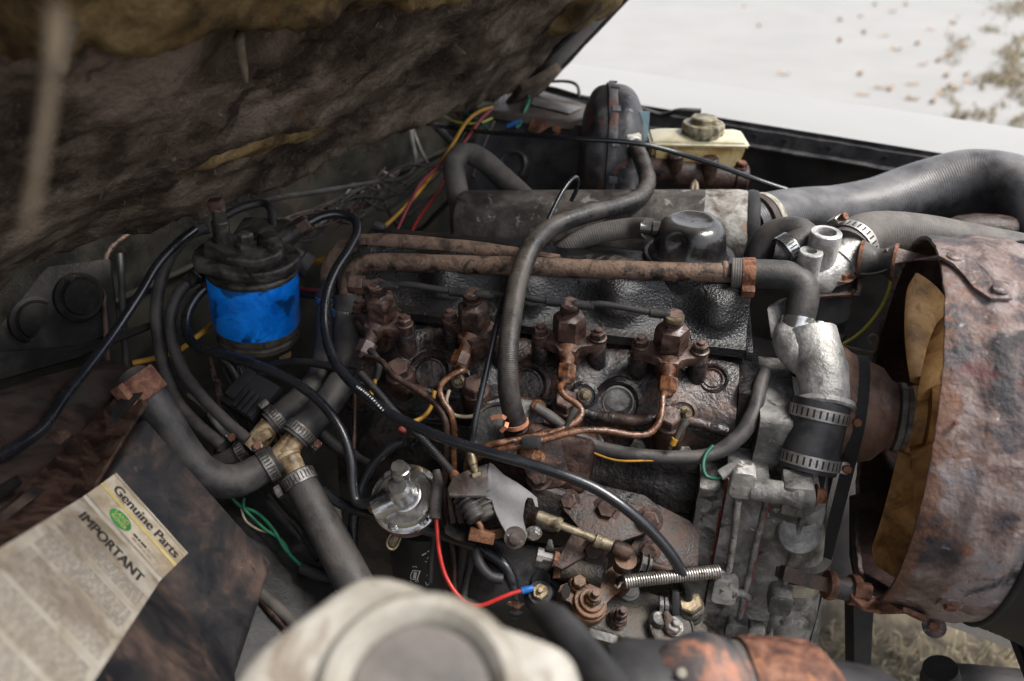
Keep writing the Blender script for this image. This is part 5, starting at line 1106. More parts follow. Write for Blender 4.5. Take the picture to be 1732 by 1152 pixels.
wire('yellow_wire', 'dirty yellow wire passing behind the blue filter', 'wire', [(225, 614, .95), (260, 606, .955), (300, 594, .96), (335, 568, .965), (380, 530, 1.05), (440, 500, 1.08), (480, 470, 1.06), (520, 447, 1.02), (560, 436, 1.0)], .0034, m_yellow)
wire('red_wire', 'dull red wire just right of the blue filter', 'wire', [(490, 478, 1.02), (505, 488, 1.01), (525, 490, 1.0), (560, 490, .99)], .0028, m_pink)
wire('dark_cable', 'dark cable beside the red wire right of the blue filter', 'cable', [(492, 488, 1.01), (515, 498, 1.0), (545, 500, .98), (580, 495, .97)], .0045, m_loom_dark)
wire('yellow_wire', 'short yellow wire behind the main black fuel pipe', 'wire', [(735, 662, .86), (728, 690, .85), (712, 708, .84), (695, 715, .835)], .0026, m_yellow)
wire('yellow_wire', 'short amber wire end below the black connector by the engine corner', 'wire', [(640, 628, .9), (632, 650, .89), (626, 675, .885)], .003, m_yellow)
wire('tan_wire', 'thin tan wire curving below the second injection pipe', 'wire', [(760, 660, .84), (755, 680, .835), (765, 700, .83), (790, 705, .83), (812, 700, .83)], .002, m_straw)
wire('steel_line', 'rusty steel line beside the first injector going down left', 'pipe', [(608, 585, .9), (625, 597, .89), (640, 612, .88)], .003, m_rust_dark)
wire('sensor_lead', 'black sleeve with a pale connector at the engine corner', 'cable', [(625, 592, .885), (637, 605, .88), (641, 620, .878), (636, 640, .88)], .004, m_loom_dark)
# thin wires tangled along the bulkhead and below the filter
RW = random.Random(11)
for k in range(16):
    x0, x1 = RW.uniform(330, 560), RW.uniform(620, 830); pts = []
    for j in range(7):
        t = j / 6; x = x0 + (x1 - x0) * t; y = 455 - .46 * (x - 330) + RW.uniform(-26, 34) + 20 * math.sin(t * PI); pts.append((x, y, 1.07 + .00058 * (x - 330) + RW.uniform(-.015, .012)))
    wire('thin_wire', 'thin dusty wire tangled with others along the bulkhead behind the filter', 'wire', pts, RW.choice((.0014, .0018, .0024)), RW.choice((m_loom, m_loom_dark, m_loom, m_rust_dark)), 'thin wires tangled along the bulkhead', n=6)
for k in range(16):
    x0 = RW.uniform(300, 430); y0 = RW.uniform(600, 650); pts = [(x0, y0, .96)]
    for j in range(5): x0 += RW.uniform(2, 28); y0 += RW.uniform(18, 42); pts.append((x0, y0, .955 - .01 * j + RW.uniform(-.012, .012)))
    wire('thin_wire', 'thin dark wire in the tangle hanging below the blue filter', 'wire', pts, RW.choice((.0016, .002, .0026)), RW.choice((m_loom_dark, m_loom, m_loom_dark, m_rust_dark)), 'thin wires hanging below the blue filter', n=6)
# ------------------------------------------------------------------ heater hoses, tees
h1 = T('heater_hose', 'thick dusty heater hose dropping from the long rusted pipe to the nearer tee', 'hose')
tube('hose', PP([(589, 500, .945), (588, 540, .944), (589, 600, .93), (580, 642, .915), (556, 678, .90), (525, 712, .888), (498, 742, .878)]), [.0168] * 4 + [.0172] * 3, m_hose, h1, 24)
clamp(h1, P(588, 524, .945), V((0, .1, 1)), .0172, .011, m_zinc, m_rust_dark, RT - FW * .5)
clamp(h1, P(508, 731, .882), P(498, 742, .878) - P(540, 696, .893), .0176, .011, m_clip, m_rust, RT * .6 - UP * .7)
h2 = T('heater_hose', 'dusty heater hose running behind it to the farther tee', 'hose')
tube('hose', PP([(557, 490, .966), (556, 540, .964), (550, 600, .95), (538, 642, .935), (512, 672, .92), (482, 698, .908), (456, 718, .90)]), [.0155] * 7, m_hose, h2, 24)
clamp(h2, P(557, 504, .966), V((0, .1, 1)), .0158, .011, m_zinc, m_rust_dark, RT - FW * .5)
clamp(h2, P(467, 709, .904), P(456, 718, .9) - P(500, 684, .914), .016, .011, m_clip, m_rust, -RT * .7 + UP * .4)
te = T('hose_tee', 'stained tan plastic tee joining three heater hoses', 'hose tee')
tube('tee_run', PP([(500, 742, .878), (480, 764, .872), (462, 786, .868)]), .0125, m_plastic_tan, te, 20)
tube('tee_branch', PP([(482, 762, .872), (495, 785, .868), (504, 806, .864)]), [.0125, .0115, .0112], m_plastic_tan, te, 20)
lathe('tee_rib', P(487, 772, .870), P(504, 806, .864) - P(482, 762, .872), [(.0125, -.003), (.0145, -.002), (.0145, .002), (.0125, .003)], m_plastic_tan, te, 20)
te2 = T('hose_tee', 'tan plastic hose joiner just behind the tee', 'hose joiner')
tube('joiner', PP([(458, 716, .90), (440, 742, .895), (424, 758, .892)]), [.0118, .0132, .0118], m_plastic_tan, te2, 20)
box('joiner_rib', P(446, 738, .885), (.02, .012, .012), m_plastic_tan, te2, axrot(RT + UP * .6, -FW), .003)
h3 = T('heater_hose', 'long dusty hose sweeping from the rusty clip at the box round to the tee', 'hose')
tube('hose', PP([(226, 640, .815), (250, 668, .808), (280, 715, .815), (308, 760, .825), (335, 793, .83), (370, 813, .84), (405, 812, .85), (440, 794, .862), (470, 776, .868)]), [.0172, .0182, .0182, .0182, .0182, .0182, .018, .0172, .0168], m_hose, h3, 26)
clamp(h3, P(454, 787, .865), P(470, 776, .868) - P(420, 806, .855), .0178, .011, m_clip, m_rust, UP * .6 - RT * .5)
clamp(h3, P(240, 652, .802), P(262, 684, .81) - P(218, 630, .8), .0182, .026, m_rust, m_rust, -RT * .6 - FW, False)
h4 = T('heater_hose', 'short dusty hose end behind the sweeping hose at the joiner', 'hose')
tube('hose', PP([(330, 800, .90), (365, 790, .9), (398, 776, .9), (424, 758, .897)]), [.015] * 4, m_hose, h4, 22)
clamp(h4, P(418, 762, .897), P(424, 758, .897) - P(390, 780, .9), .0155, .011, m_clip, m_rust, -RT * .4 + UP * .6)
h5 = T('heater_hose', 'dusty hose dropping from the tee down behind the white bottle', 'hose')
tube('hose', PP([(500, 800, .864), (520, 838, .858), (545, 885, .85), (572, 935, .842), (598, 985, .835), (625, 1040, .83)]), [.0165, .0178, .019, .0198, .02, .02], m_hose, h5, 24)
clamp(h5, P(506, 812, .862), P(545, 885, .85) - P(500, 800, .864), .0178, .013, m_clip, m_rust, -RT - UP * .3)
wire('wiring_loom', 'black loom running behind the hose tee', 'wiring loom', [(300, 650, .95), (330, 690, .94), (365, 725, .925), (400, 755, .92), (430, 790, .915), (480, 850, .91), (520, 900, .9)], .009, m_loom_dark, n=12)
# --- black multi plug connector
mp = T('connector_block', 'black ribbed multi pin connector under the blue filter', 'connector')
rr = axrot(P(470, 690, .9) - P(405, 650, .93), -FW + UP * .5); c = P(428, 672, .93)
box('connector_body', c, (.058, .05, .02), m_fg_black, mp, rr, .003)
for k in range(4): box('connector_rib', c + rr @ V((-.003 + .009 * k, -.010, .011)), (.0065, .026, .006), m_fg_black, mp, rr, .0012)
box('connector_latch', c + rr @ V((-.018, .004, .011)), (.016, .04, .005), m_fg_black, mp, rr, .0015)
for k in range(4): wire('loom_wire', ['dark wire entering the connector block from above', 'second dark wire fanning out above the connector block', 'third dark wire hanging beside the connector block', 'dark wire furthest from the filter at the connector block'][k], 'wire', [(370 + 12 * k, 590 + 3 * k, .97), (378 + 10 * k, 625, .96), (395 + 8 * k, 655, .945)], .003, m_loom_dark)
wire('bullet_lead', 'tan wire with a grey bullet connector by the hoses', 'wire', [(318, 668, .93), (335, 680, .92), (352, 694, .91), (360, 700, .905)], .0024, m_straw)
bu = T('bullet_connector', 'metal bullet connector on the tan wire', 'connector')
tube('sleeve', PP([(358, 698, .905), (372, 716, .9), (386, 734, .895)]), [.006, .0068, .006], m_clear, bu, 12); tube('ferrule', PP([(386, 734, .895), (396, 745, .893)]), .0048, m_zinc, bu, 10)
# --- sloping tray under the hoses
tr = T('battery_tray', 'dark grimy sloping tray panel under the green wires', 'tray panel')
plate('tray_panel', [(330, 810, .93), (430, 800, .96), (580, 960, .92), (600, 1010, .9), (520, 1110, .80), (395, 1160, .76), (380, 900, .88)], .008, m_tray, tr, .003)
plate('tray_lip', [(575, 955, .918), (602, 1008, .896), (520, 1108, .797), (515, 1095, .80), (585, 1005, .892), (562, 958, .915)], .006, m_rust_dark, tr, .001)
wire('green_wire', 'green wire lying on the sloping tray', 'wire', [(390, 838, .885), (405, 855, .885), (435, 868, .885), (462, 895, .88), (480, 925, .873), (500, 948, .866), (515, 962, .86)], .0021, m_green)
wire('green_wire', 'second green wire twisting around the first on the tray', 'wire', [(413, 842, .885), (412, 858, .884), (430, 878, .882), (452, 898, .879), (478, 915, .876), (492, 940, .868), (512, 958, .861)], .0018, m_green)
wire('tan_wire', 'thin pale wire curving beside the green wires', 'wire', [(408, 858, .886), (415, 880, .884), (440, 897, .882), (460, 900, .88)], .0015, m_straw)
wire('black_sleeve', 'black sleeve taking the green wires under the bottle', 'wire', [(512, 960, .86), (530, 968, .855), (560, 975, .85), (600, 985, .84)], .0068, m_loom_dark)
wire('tan_wire', 'pair of dusty tan wires beside the dropping hose', 'wire', [(455, 835, .895), (480, 868, .89), (505, 892, .885), (520, 915, .88)], .0026, m_loom)
wire('tan_wire', 'dusty tan wire ending in a small black plug', 'wire', [(462, 832, .897), (495, 862, .893), (520, 890, .888), (535, 905, .884)], .0022, m_loom)
bc = T('plug_connector', 'small black plug connector with a brass tip on the tray', 'connector'); tube('plug', PP([(516, 908, .88), (530, 930, .875), (542, 945, .87)]), [.005, .0062, .0055], m_fg_black, bc, 12); tube('tip', PP([(542, 945, .87), (546, 950, .869)]), .003, m_brass, bc, 8)
wire('grey_hose', 'grey brown cable low between the box and the bottle', 'cable', [(436, 1000, .84), (460, 1020, .83), (490, 1048, .82), (530, 1090, .8)], .0062, m_loom)
wire('rust_line', 'rusty brake line beside the low grey cable', 'pipe', [(440, 1012, .835), (462, 1038, .825), (482, 1060, .82), (500, 1085, .81)], .004, m_rust_dark)
# ================================================================== rusty box with the paper label
bx = T('heater_duct_box', 'rust mottled black metal box with a stained parts label at the lower left', 'metal box')
def camv(x, y, z): return (RT * x + UP * y + FW * z).normalized()
A2 = P(148, 852, .66); A1 = P(246, 703, .76); A3 = A2 - camv(-.256, -.0215, 1) * .34
T_ = camv(.61, -.78, .14) * .185
bl = .36
B1, B2, B3 = A1 + T_, A2 + T_ * 1.02, A3 + T_ * 1.02
e1 = (A1 - A2).normalized(); e2 = (A2 - A3).normalized()
n1 = e1.cross(T_).normalized(); n1 = n1 if n1.dot(A1 - CAM) < 0 else -n1
n2 = e2.cross(T_).normalized(); n2 = n2 if n2.dot(A2 - CAM) < 0 else -n2
bk = -(n1 + n2).normalized()
prof = [A1, A2, A3]
bm = bmesh.new(); D = bk * .16 
f_ = [A1, A2, A3, A3 + D, A2 + D, A1 + D]; g_ = [p + T_ * 1.02 for p in f_]
a = [bm.verts.new(p) for p in f_]; b = [bm.verts.new(p) for p in g_]
bm.faces.new(a); bm.faces.new(b[::-1])
for i in range(6): bm.faces.new((a[i], b[i], b[(i + 1) % 6], a[(i + 1) % 6]))
bmesh.ops.recalc_face_normals(bm, faces=bm.faces[:]); bmesh.ops.bevel(bm, geom=bm.edges[:], offset=.007, segments=3, affect='EDGES', profile=.6)
bm_out(bm, 'box_skin', m_box_skin, bx)
# folded top of the box reaching back to the left
top = [P(232, 625, .83), P(243, 690, .806), P(150, 838, .752), P(-80, 1000, .672), P(-90, 700, .80), P(60, 640, .84), P(170, 615, .85)]
def patch(name, px, d, mat, par, bev=.003): return prism(name, PP(px), FW * d, mat, par, bev)
patch('box_top', [(222, 622, .85), (128, 748, .75), (10, 852, .64), (-70, 900, .56), (-90, 690, .70), (60, 640, .83), (165, 612, .88)], .012, m_box_top, bx)
patch('box_gutter', [(242, 686, .775), (228, 640, .82), (128, 752, .735), (10, 856, .62), (-60, 905, .53), (-60, 975, .46), (6, 935, .50), (146, 840, .672)], .01, m_rust_dark, bx)
patch('gutter_strip', [(236, 640, .80), (243, 662, .785), (110, 800, .70), (-20, 900, .55), (-20, 885, .56), (100, 785, .715)], .006, m_box_skin, bx, .002)
plate('top_clip', [(66, 742, .72), (110, 722, .74), (124, 732, .735), (82, 770, .715)], .006, m_rust_dark, bx, .002)
plate('top_clip', [(-20, 830, .62), (30, 800, .65), (38, 812, .645), (-10, 850, .61)], .006, m_bulk_dark, bx, .002)
# --- label: upper band on the first face, text block on the second
lb = T('paper_label', 'stained paper parts label with a green oval badge and the word IMPORTANT', 'label')
tdir = T_.normalized()
def on_face(px, py, o, n): 
    r = ray(px, py); return CAM + r * ((o - CAM).dot(n) / r.dot(n)) + n * .0008
L0, L1 = on_face(195, 801, A1, n1), on_face(308, 945, A1, n1)
F0 = A2 + n1 * .0008; k0 = (L0 - F0).dot(tdir); wlab = (L1 - L0).dot(tdir)
q0 = F0 + tdir * k0; q1 = F0 + tdir * (k0 + wlab)
L1 = L0 + tdir * wlab
ud = (L0 - q0).normalized(); up_len = (L0 - q0).length
e2d = -(e2 - tdir * e2.dot(tdir)).normalized(); L2 = .31
nb = (n1 + n2).normalized()
def quad(name, a, b, c, d, n, mat, th_=.0006, par=None): return prism(name, [a, b, c, d], n * th_, mat, par or lb, 0)
q0b, q1b = A2 + n2 * .0012 + tdir * k0 + e2d * .003, A2 + n2 * .0012 + tdir * (k0 + wlab) + e2d * .003
quad('label_band', q0 + ud * .003, q1 + ud * .003, L1, L0, n1, m_label)
quad('label_sheet', q0b, q1b, q1b + e2d * L2, q0b + e2d * L2, n2, m_label_white)
quad('label_fold', q0 + ud * .0034, q1 + ud * .0034, q1b + e2d * .0005, q0b + e2d * .0005, nb, m_label_white)
def b1(u, v): return q0 + tdir * (wlab * u) + ud * (up_len * v) + n1 * .0008      # u along the text, v up
def b2(u, v): return q0b + tdir * (wlab * u) + e2d * (v * 1.75) + n2 * .0008           # v metres down
def bar(name, a, b, c, d, n, mat): return prism(name, [a, b, c, d], n * .0003, mat, lb, 0)
bar('yellow_rule', b1(.0, .50), b1(1, .50), b1(1, .58), b1(.0, .58), n1, m_yellow_ink)
bar('green_rule', b1(.0, .93), b1(1, .93), b1(1, .955), b1(.0, .955), n1, m_ink_fade)
bar('black_rule', b1(.0, .085), b1(1, .085), b1(1, .12), b1(.0, .12), n1, m_ink_fade)
ov = [b1(.36 + .125 * math.cos(a), .285 + .16 * math.sin(a)) for a in [2 * PI * k / 28 for k in range(28)]]
prism('green_oval', ov, n1 * .0004, m_green_ink, lb, 0)
def text(body, name, o, xd, n, size, mat, width=None, bold=.0):
    cu = bpy.data.curves.new(name, 'FONT'); cu.body = body; cu.size = size; cu.offset = bold; cu.extrude = .00012; cu.align_x = 'LEFT'
    tmp = bpy.data.objects.new(name, cu); COL.objects.link(tmp); bpy.context.view_layer.update()
    me = bpy.data.meshes.new_from_object(tmp.evaluated_get(bpy.context.evaluated_depsgraph_get()))
    xs = [v.co.x for v in me.vertices]; sx = width / (max(xs) - min(xs)) if width else 1
    yd = n.cross(xd).normalized()
    vs = [o + xd * ((v.co.x - min(xs)) * sx) + yd * v.co.y + n * v.co.z for v in me.vertices]; fs = [tuple(p.vertices) for p in me.polygons]
    bpy.data.objects.remove(tmp); return mesh(name, vs, fs, mat, lb, False)
vv = ud if n1.cross(tdir).dot(ud) > 0 else ud
text('Genuine Parts', 'title_lettering', b1(.10, .645), tdir, n1, up_len * .30, m_ink, wlab * .84, 0)
for k in (1, 2): text('Genuine Parts', 'title_lettering', b1(.10 + .006 * k, .645) + n1 * .00003 * k, tdir, n1, up_len * .30, m_ink, wlab * .84, 0); text('IMPORTANT', 'heading_lettering', b2(.115 + .006 * k, .0235) + n2 * .00003 * k, tdir, n2, .030, m_ink, wlab * .74, 0)
text('LAND', 'badge_lettering', b1(.275, .30) + n1 * .0005, tdir, n1, up_len * .13, m_yellow_ink, wlab * .16); text('ROVER', 'badge_lettering', b1(.275, .185) + n1 * .0005, tdir, n1, up_len * .12, m_yellow_ink, wlab * .18)
for i_, (a, b, h) in enumerate(((.53, .585, .27), (.595, .62, .27), (.63, .70, .27), (.715, .76, .27), (.77, .83, .27), (.84, .88, .27), (.55, .6, .19), (.61, .68, .19), (.69, .73, .19), (.74, .80, .19))): bar('small_print', b1(a, h), b1(b, h), b1(b, h + .045), b1(a, h + .045), n1, m_ink if i_ < 3 else m_ink_fade)
text('IMPORTANT', 'heading_lettering', b2(.115, .0235), tdir, n2, .030, m_ink, wlab * .74, 0)
R3 = random.Random(5); y = .030; row = 0
while y < L2 / 1.75 - .004:
    if row in (6, 13, 21, 28): y += .0042
    x = .09; end = .95 if row not in (5, 12, 20) else R3.uniform(.4, .7)
    while x < end:
        w_ = min(R3.uniform(.03, .1), end - x)
        if w_ > .012: bar('print_word', b2(x, y), b2(x + w_, y), b2(x + w_, y + .0017), b2(x, y + .0017), n2, m_ink_fade)
        x += w_ + .014
    y += .0036; row += 1
# ================================================================== lift pump
lp = T('lift_pump', 'bright zinc plated fuel lift pump with a round flanged cover', 'fuel pump')
ln = V((.02, -.5, .87)).normalized(); lc = P(688, 845, .838)
X_ = (UX - ln * UX.dot(ln)).normalized(); Y_ = ln.cross(X_)
lathe('lower_cover', lc - ln * .010, ln, [(.02, -.03), (.034, -.012), (.037, -.004), (.037, .006), (.036, .008)], m_case, lp, 44)
lathe('diaphragm_edge', lc - ln * .0035, ln, [(.0355, 0), (.0378, .0005), (.0378, .004), (.0355, .0045)], m_gasket, lp, 44)
lathe('upper_cover', lc, ln, [(.0355, 0), (.0375, .001), (.0375, .004), (.034, .006), (.032, .0065), (.0305, .010), (.029, .0115), (.020, .0125), (.018, .016), (.0155, .017)], m_zinc, lp, 48)
lathe('pump_tower', lc + ln * .015, ln, [(.0155, 0), (.0145, .004), (.013, .022), (.0125, .027), (.009, .031), (0, .0318)], m_zinc, lp, 30)
tube('pump_outlet', [lc + ln * .028 + Y_ * .004, lc + ln * .044 + Y_ * .012, lc + ln * .06 + Y_ * .016], [.0095, .0085, .0075], m_zinc, lp, 20)
lathe('outlet_ring', lc + ln * .05 + Y_ * .0145, ln + Y_ * .4, [(.0085, -.004), (.01, -.003), (.01, .003), (.0085, .004)], m_zinc, lp, 20)
tube('pump_inlet', [lc + ln * .014 - X_ * .006 - Y_ * .006, lc + ln * .014 - X_ * .02 - Y_ * .016, lc + ln * .013 - X_ * .026 - Y_ * .02], [.0125, .0118, .0112], m_zinc, lp, 22)
o = lc + ln * .013 - X_ * .026 - Y_ * .02; vs, fs = hex_geo(o, (P(645, 838, .835) - o), .0095, .007, .2); mesh('inlet_nut', vs, fs, m_brass, lp, True, sharp=25)
for k in range(6):
    a = rad(20 + 60 * k); q = lc + (X_ * math.cos(a) + Y_ * math.sin(a)) * .031 + ln * .005
    vs, fs = join([lathe_geo(q, ln, [(0, 0), (.006, 0), (.006, .0012), (.0048, .002), (.0048, .0042), (.0038, .005), (0, .0052)], 14)]); mesh('cover_screw', vs, fs, m_zinc if k != 1 else m_brass, lp, True, sharp=30)
ll = T('primer_lever', 'small dull brass hand primer lever below the lift pump', 'lever')
tube('lever_loop', PP([(686, 880, .84), (672, 892, .838), (660, 905, .836), (654, 918, .834), (657, 927, .833), (666, 929, .833), (673, 921, .834), (680, 905, .836), (692, 893, .838), (702, 880, .84)]), .0016, m_brass, ll, 8)
plate('lever_plate', [(672, 893, .84), (690, 888, .841), (678, 905, .838), (668, 926, .836), (657, 924, .836), (657, 915, .837)], .0015, m_brass, ll, .0004)
# --- oil filter can with print
of = T('oil_filter', 'black spin-on oil filter with pale printed symbols below the lift pump', 'oil filter')
oa = V((.1, -.88, .42)).normalized(); ocn = P(705, 975, .845)
lathe('filter_can', ocn + oa * -.05 + V((0, .02, 0)), V((.05, -.1, -1)), [(.0, -.055), (.03, -.052), (.044, -.042), (.047, -.03), (.047, .09), (.044, .1)], m_oilcan, of, 48)
FT_ = bvh(of.children[0])
def printed(pts, w_):
    pp = []
    for px, py in pts:
        p, n = on(FT_, px, py, .82); pp.append((p + n * .0003, n))
    ribbon('printed_mark', [a for a, b in pp], [b for a, b in pp], w_, .0002, m_print, of)
for pts, w_ in (([(699, 964), (695, 972), (695, 979)], .0011), ([(696, 979), (708, 981)], .0011), ([(700, 964), (712, 966)], .0011), ([(710, 966), (706, 980)], .0013), ([(703, 967), (701, 978)], .0034), ([(698, 959), (700, 957), (702, 959)], .0008), ([(702, 959), (704, 957), (705, 960)], .0008), ([(694, 982), (697, 983)], .0007), ([(702, 983), (709, 984)], .0007), ([(714, 939), (721, 935)], .0016), ([(723, 933), (728, 931)], .0013), ([(722, 945), (726, 941)], .0009), ([(719, 949), (722, 950)], .0009), ([(722, 974), (724, 970)], .0008), ([(720, 984), (722, 990), (726, 987)], .0008)): printed(pts, w_)
# red starter wire with crimp
wire('red_wire', 'bright red wire hanging from a taped sleeve beside the lift pump', 'wire', [(738, 875, .812), (740, 905, .806), (744, 940, .80), (754, 975, .795), (772, 1004, .79), (792, 1022, .785), (815, 1024, .782), (840, 1014, .782), (868, 1003, .785), (884, 999, .787)], .0023, m_red)
wire('taped_sleeve', 'grey taped sleeve above the red wire', 'wire sleeve', [(738, 795, .83), (741, 820, .825), (738, 850, .818), (736, 878, .811)], [.004, .006, .0065, .0058], m_hose_grey, n=12)
wire('blue_crimp', 'blue crimp terminal on the end of the red wire', 'crimp terminal', [(882, 999.5, .787), (892, 997, .788), (902, 994.5, .789)], [.0036, .0038, .003], m_bluec, n=10)
# ================================================================== throttle bracket
gb = T('throttle_bracket', 'grey painted folded throttle bracket with two cable adjusters', 'bracket')
prism('top_plate', PP([(757, 826, .788), (768, 805, .80), (798, 792, .807), (826, 784, .812), (826, 812, .796), (822, 838, .782), (798, 838, .781), (760, 838, .781)]), UP * -.003 + FW * .002, m_grey_rust, gb, .0006)
plate('side_plate', [(820, 838, .782), (826, 784, .812), (832, 786, .812), (850, 806, .81), (876, 816, .805), (900, 829, .80), (910, 840, .80), (911, 858, .796), (905, 857, .795), (902, 842, .798), (893, 841, .798), (889, 848, .795), (886, 872, .784), (888, 880, .78), (893, 905, .775), (888, 917, .772), (876, 920, .771), (862, 917, .771), (856, 908, .772), (846, 885, .775), (838, 862, .778), (834, 842, .782)], .003, m_grey_paint, gb, .001)
for sx in (0, 14): plate('rear_leg', [(755 + sx, 826, .80), (762 + sx, 830, .80), (770 + sx, 885, .80), (762 + sx, 887, .80)], .004, m_rust_dark, gb, .0008)
plate('cable_shelf', [(752, 884, .795), (758, 880, .81), (808, 893, .80), (806, 922, .785), (768, 913, .79), (752, 906, .795)], .006, m_bulk_dark, gb, .0015)
lathe('pivot_boss', P(871, 909, .7725), -FW, [(.011, 0), (.0105, .0025), (.006, .003), (.006, .004), (.0055, .006), (0, .0065)], m_grey_rust, gb, 24)
lathe('pivot_pin', P(871, 909, .7725) + FW * .003, FW, [(.006, 0), (.006, .035)], m_rust_dark, gb, 12)
def bellows(p0, p1, r, mat):
    a = p1 - p0; L = a.length; pr = [(r * .6, 0)]
    k = 5
    for i in range(k): pr += [(r * .72, L * (i + .08) / k), (r * (1.05 - .05 * i), L * (i + .4) / k), (r * (1.05 - .05 * i), L * (i + .65) / k), (r * .72, L * (i + .95) / k)]
    pr += [(r * .5, L)]; lathe('rubber_boot', p0, a, pr, mat, gb, 20, 60)
bellows(P(784, 836, .797), P(808, 880, .785), .0125, m_hose); bellows(P(812, 835, .80), P(830, 876, .79), .0135, m_hose_grey)
box('clevis', P(815, 906, .785), (.026, .012, .012), m_inj_wet, gb, axrot(RT - UP * .2, -FW), .002); tube('clevis_rod', PP([(808, 882, .786), (813, 892, .786), (816, 904, .785)]), .0032, m_inj_wet, gb, 8)
box('clevis', P(838, 902, .79), (.03, .01, .012), m_lever, gb, axrot(RT + UP * .25, -FW), .002)
# adjusters
def adjuster(par, p0, p1, mat, nutmat):
    a = (p1 - p0); L = a.length; lathe('adjuster_barrel', p0, a, [(.0035, -.004), (.0052, 0), (.0052, L * .45), (.0042, L * .5), (.0042, L), (0, L)], mat, par, 14)
    vs, fs = hex_geo(p0 + a * .82, a, .0088, .005, .2); mesh('adjuster_nut', vs, fs, nutmat, par, True, sharp=25)
c1 = T('throttle_cable', 'thin black throttle cable with a brass adjuster dropping past the braided hose', 'cable')
tube('cable', PP([(905, 395, .93), (880, 450, .87), (852, 510, .835), (838, 560, .82), (822, 630, .81), (806, 700, .805), (795, 768, .808)]), .0034, m_cable, c1, 10); adjuster(c1, P(795, 766, .806), P(806, 806, .805), m_brass, m_brass)
c2 = T('throttle_cable', 'coiled sheath cable with a rusty adjuster left of the grey bracket', 'cable')
p_, r_ = spline(PP([(610, 632, .86), (640, 665, .845), (668, 698, .835), (700, 728, .825), (735, 765, .815), (765, 800, .808)]), .0045, .0007)
r_ = [.0042 + .0005 * math.sin(i * 1.6) for i in range(len(p_))]; vs, fs, uv = sweep(p_, r_, 8); mesh('cable', vs, fs, m_loom_dark, c2, True, uv); adjuster(c2, P(768, 803, .807), P(783, 832, .797), m_rust_orange, m_rust_orange)
rd = wire('red_tip', 'small frayed red rag tip behind the black fuel pipe', 'rag', [(674, 728, .86), (680, 727, .858), (686, 731, .856)], [.002, .0042, .002], m_gasket, wob=.002)
# support cone in the shadow left of the block
ep = T('engine_plate', 'dark sandy textured engine mounting plate behind the lift pump', 'mounting plate')
plate('mounting_plate', [(622, 670, .90), (655, 690, .89), (690, 740, .87), (650, 770, .88), (598, 790, .90)], .02, m_block, ep, .006)
# ================================================================== injection pump and linkage
ip = T('injection_pump', 'oily black brown injection pump with a flat cast top cover', 'injection pump')
ipx = [(938, 1000, .792), (985, 980, .80), (1060, 985, .80), (1110, 1000, .80), (1160, 1025, .80), (1200, 1060, .79), (1190, 1105, .775), (1110, 1095, .765), (1060, 1078, .762), (1000, 1060, .763), (960, 1040, .77)]
cover_o = plate('pump_cover', ipx, .03, m_pump_oil, ip, .006, seg=3)
lathe('pump_barrel', P(1065, 1075, .86) - V((.08, 0, .02)), V((1, .04, -.03)), [(.03, 0), (.04, .012), (.044, .03), (.044, .14), (.04, .15)], m_pump_oil, ip, 40, wob=.0012)
box('name_plate', P(1020, 1076, .757), (.028, .002, .008), m_alu_dirty, ip, axrot(RT - UP * .28, UP), .0006)
IT = bvh(cover_o)
def ibolt(px, py, r, h, mat, stud=.0): p, n = on(IT, px, py, .78); return bolt(p - n * .001, n, r, h, mat, ip, 'cover_stud', .2, None, stud)
pn_ = on(IT, 1050, 1040)[1]
def stack(px, py, mat, par, name, layers, d=None):
    p, n = on(IT, px, py, .78)
    if d: p = P(px, py, d)
    L = []; z = 0
    for kind, r, h in layers:
        L.append(hex_geo(p + pn_ * z, pn_, r, h, .2) if kind == 'h' else lathe_geo(p + pn_ * z, pn_, [(0, 0), (r * .97, 0), (r, h * .15), (r, h * .85), (r * .95, h), (0, h)], 20)); z += h
    return mesh(name, *join(L), mat, par, True, sharp=25)
stack(1042, 1050, m_rust_dark, ip, 'cover_stud', [('c', .010, .003), ('h', .0095, .007), ('c', .0075, .003), ('h', .0062, .008), ('c', .0035, .006)])
stack(1062, 1000, m_case, ip, 'cover_stud', [('c', .011, .004), ('c', .009, .004)])
# throttle lever plates
lv = T('throttle_lever', 'rust orange slotted throttle lever plates on top of the injection pump', 'lever')
def lplate(name, px, lift, th_, mat):
    ps = []
    for a, b in px: p, n = on(IT, a, b, .785); r = ray(a, b); q0_ = on(IT, 1030, 1020)[0] + pn_ * lift; ps.append(CAM + r * ((q0_ - CAM).dot(pn_) / r.dot(pn_)))
    return prism(name, ps, pn_ * -th_, mat, lv, .0008)
lplate('stop_plate', [(944, 1000), (948, 990), (960, 985), (972, 978), (985, 982), (992, 992), (998, 1000), (1008, 1006), (1016, 1020), (1012, 1034), (998, 1042), (982, 1040), (972, 1030), (964, 1018), (950, 1012)], .010, .003, m_lever)
lplate('lever_plate', [(990, 992), (1010, 975), (1035, 958), (1052, 938), (1068, 935), (1076, 946), (1072, 962), (1050, 978), (1056, 994), (1040, 1006), (1022, 1024), (1008, 1018), (1000, 1004)], .016, .003, m_lever)
stack(993, 1028, m_lever, lv, 'pivot_collar', [('c', .0185, .010), ('c', .0165, .005), ('c', .012, .004), ('h', .0082, .006), ('c', .006, .004), ('c', .0038, .007)])
stack(972, 998, m_lever, lv, 'stop_screw', [('c', .0095, .012), ('c', .0085, .003), ('h', .007, .007)])
stack(1046, 998, m_lever, lv, 'spring_post', [('c', .009, .016), ('c', .0068, .005), ('c', .005, .006)])
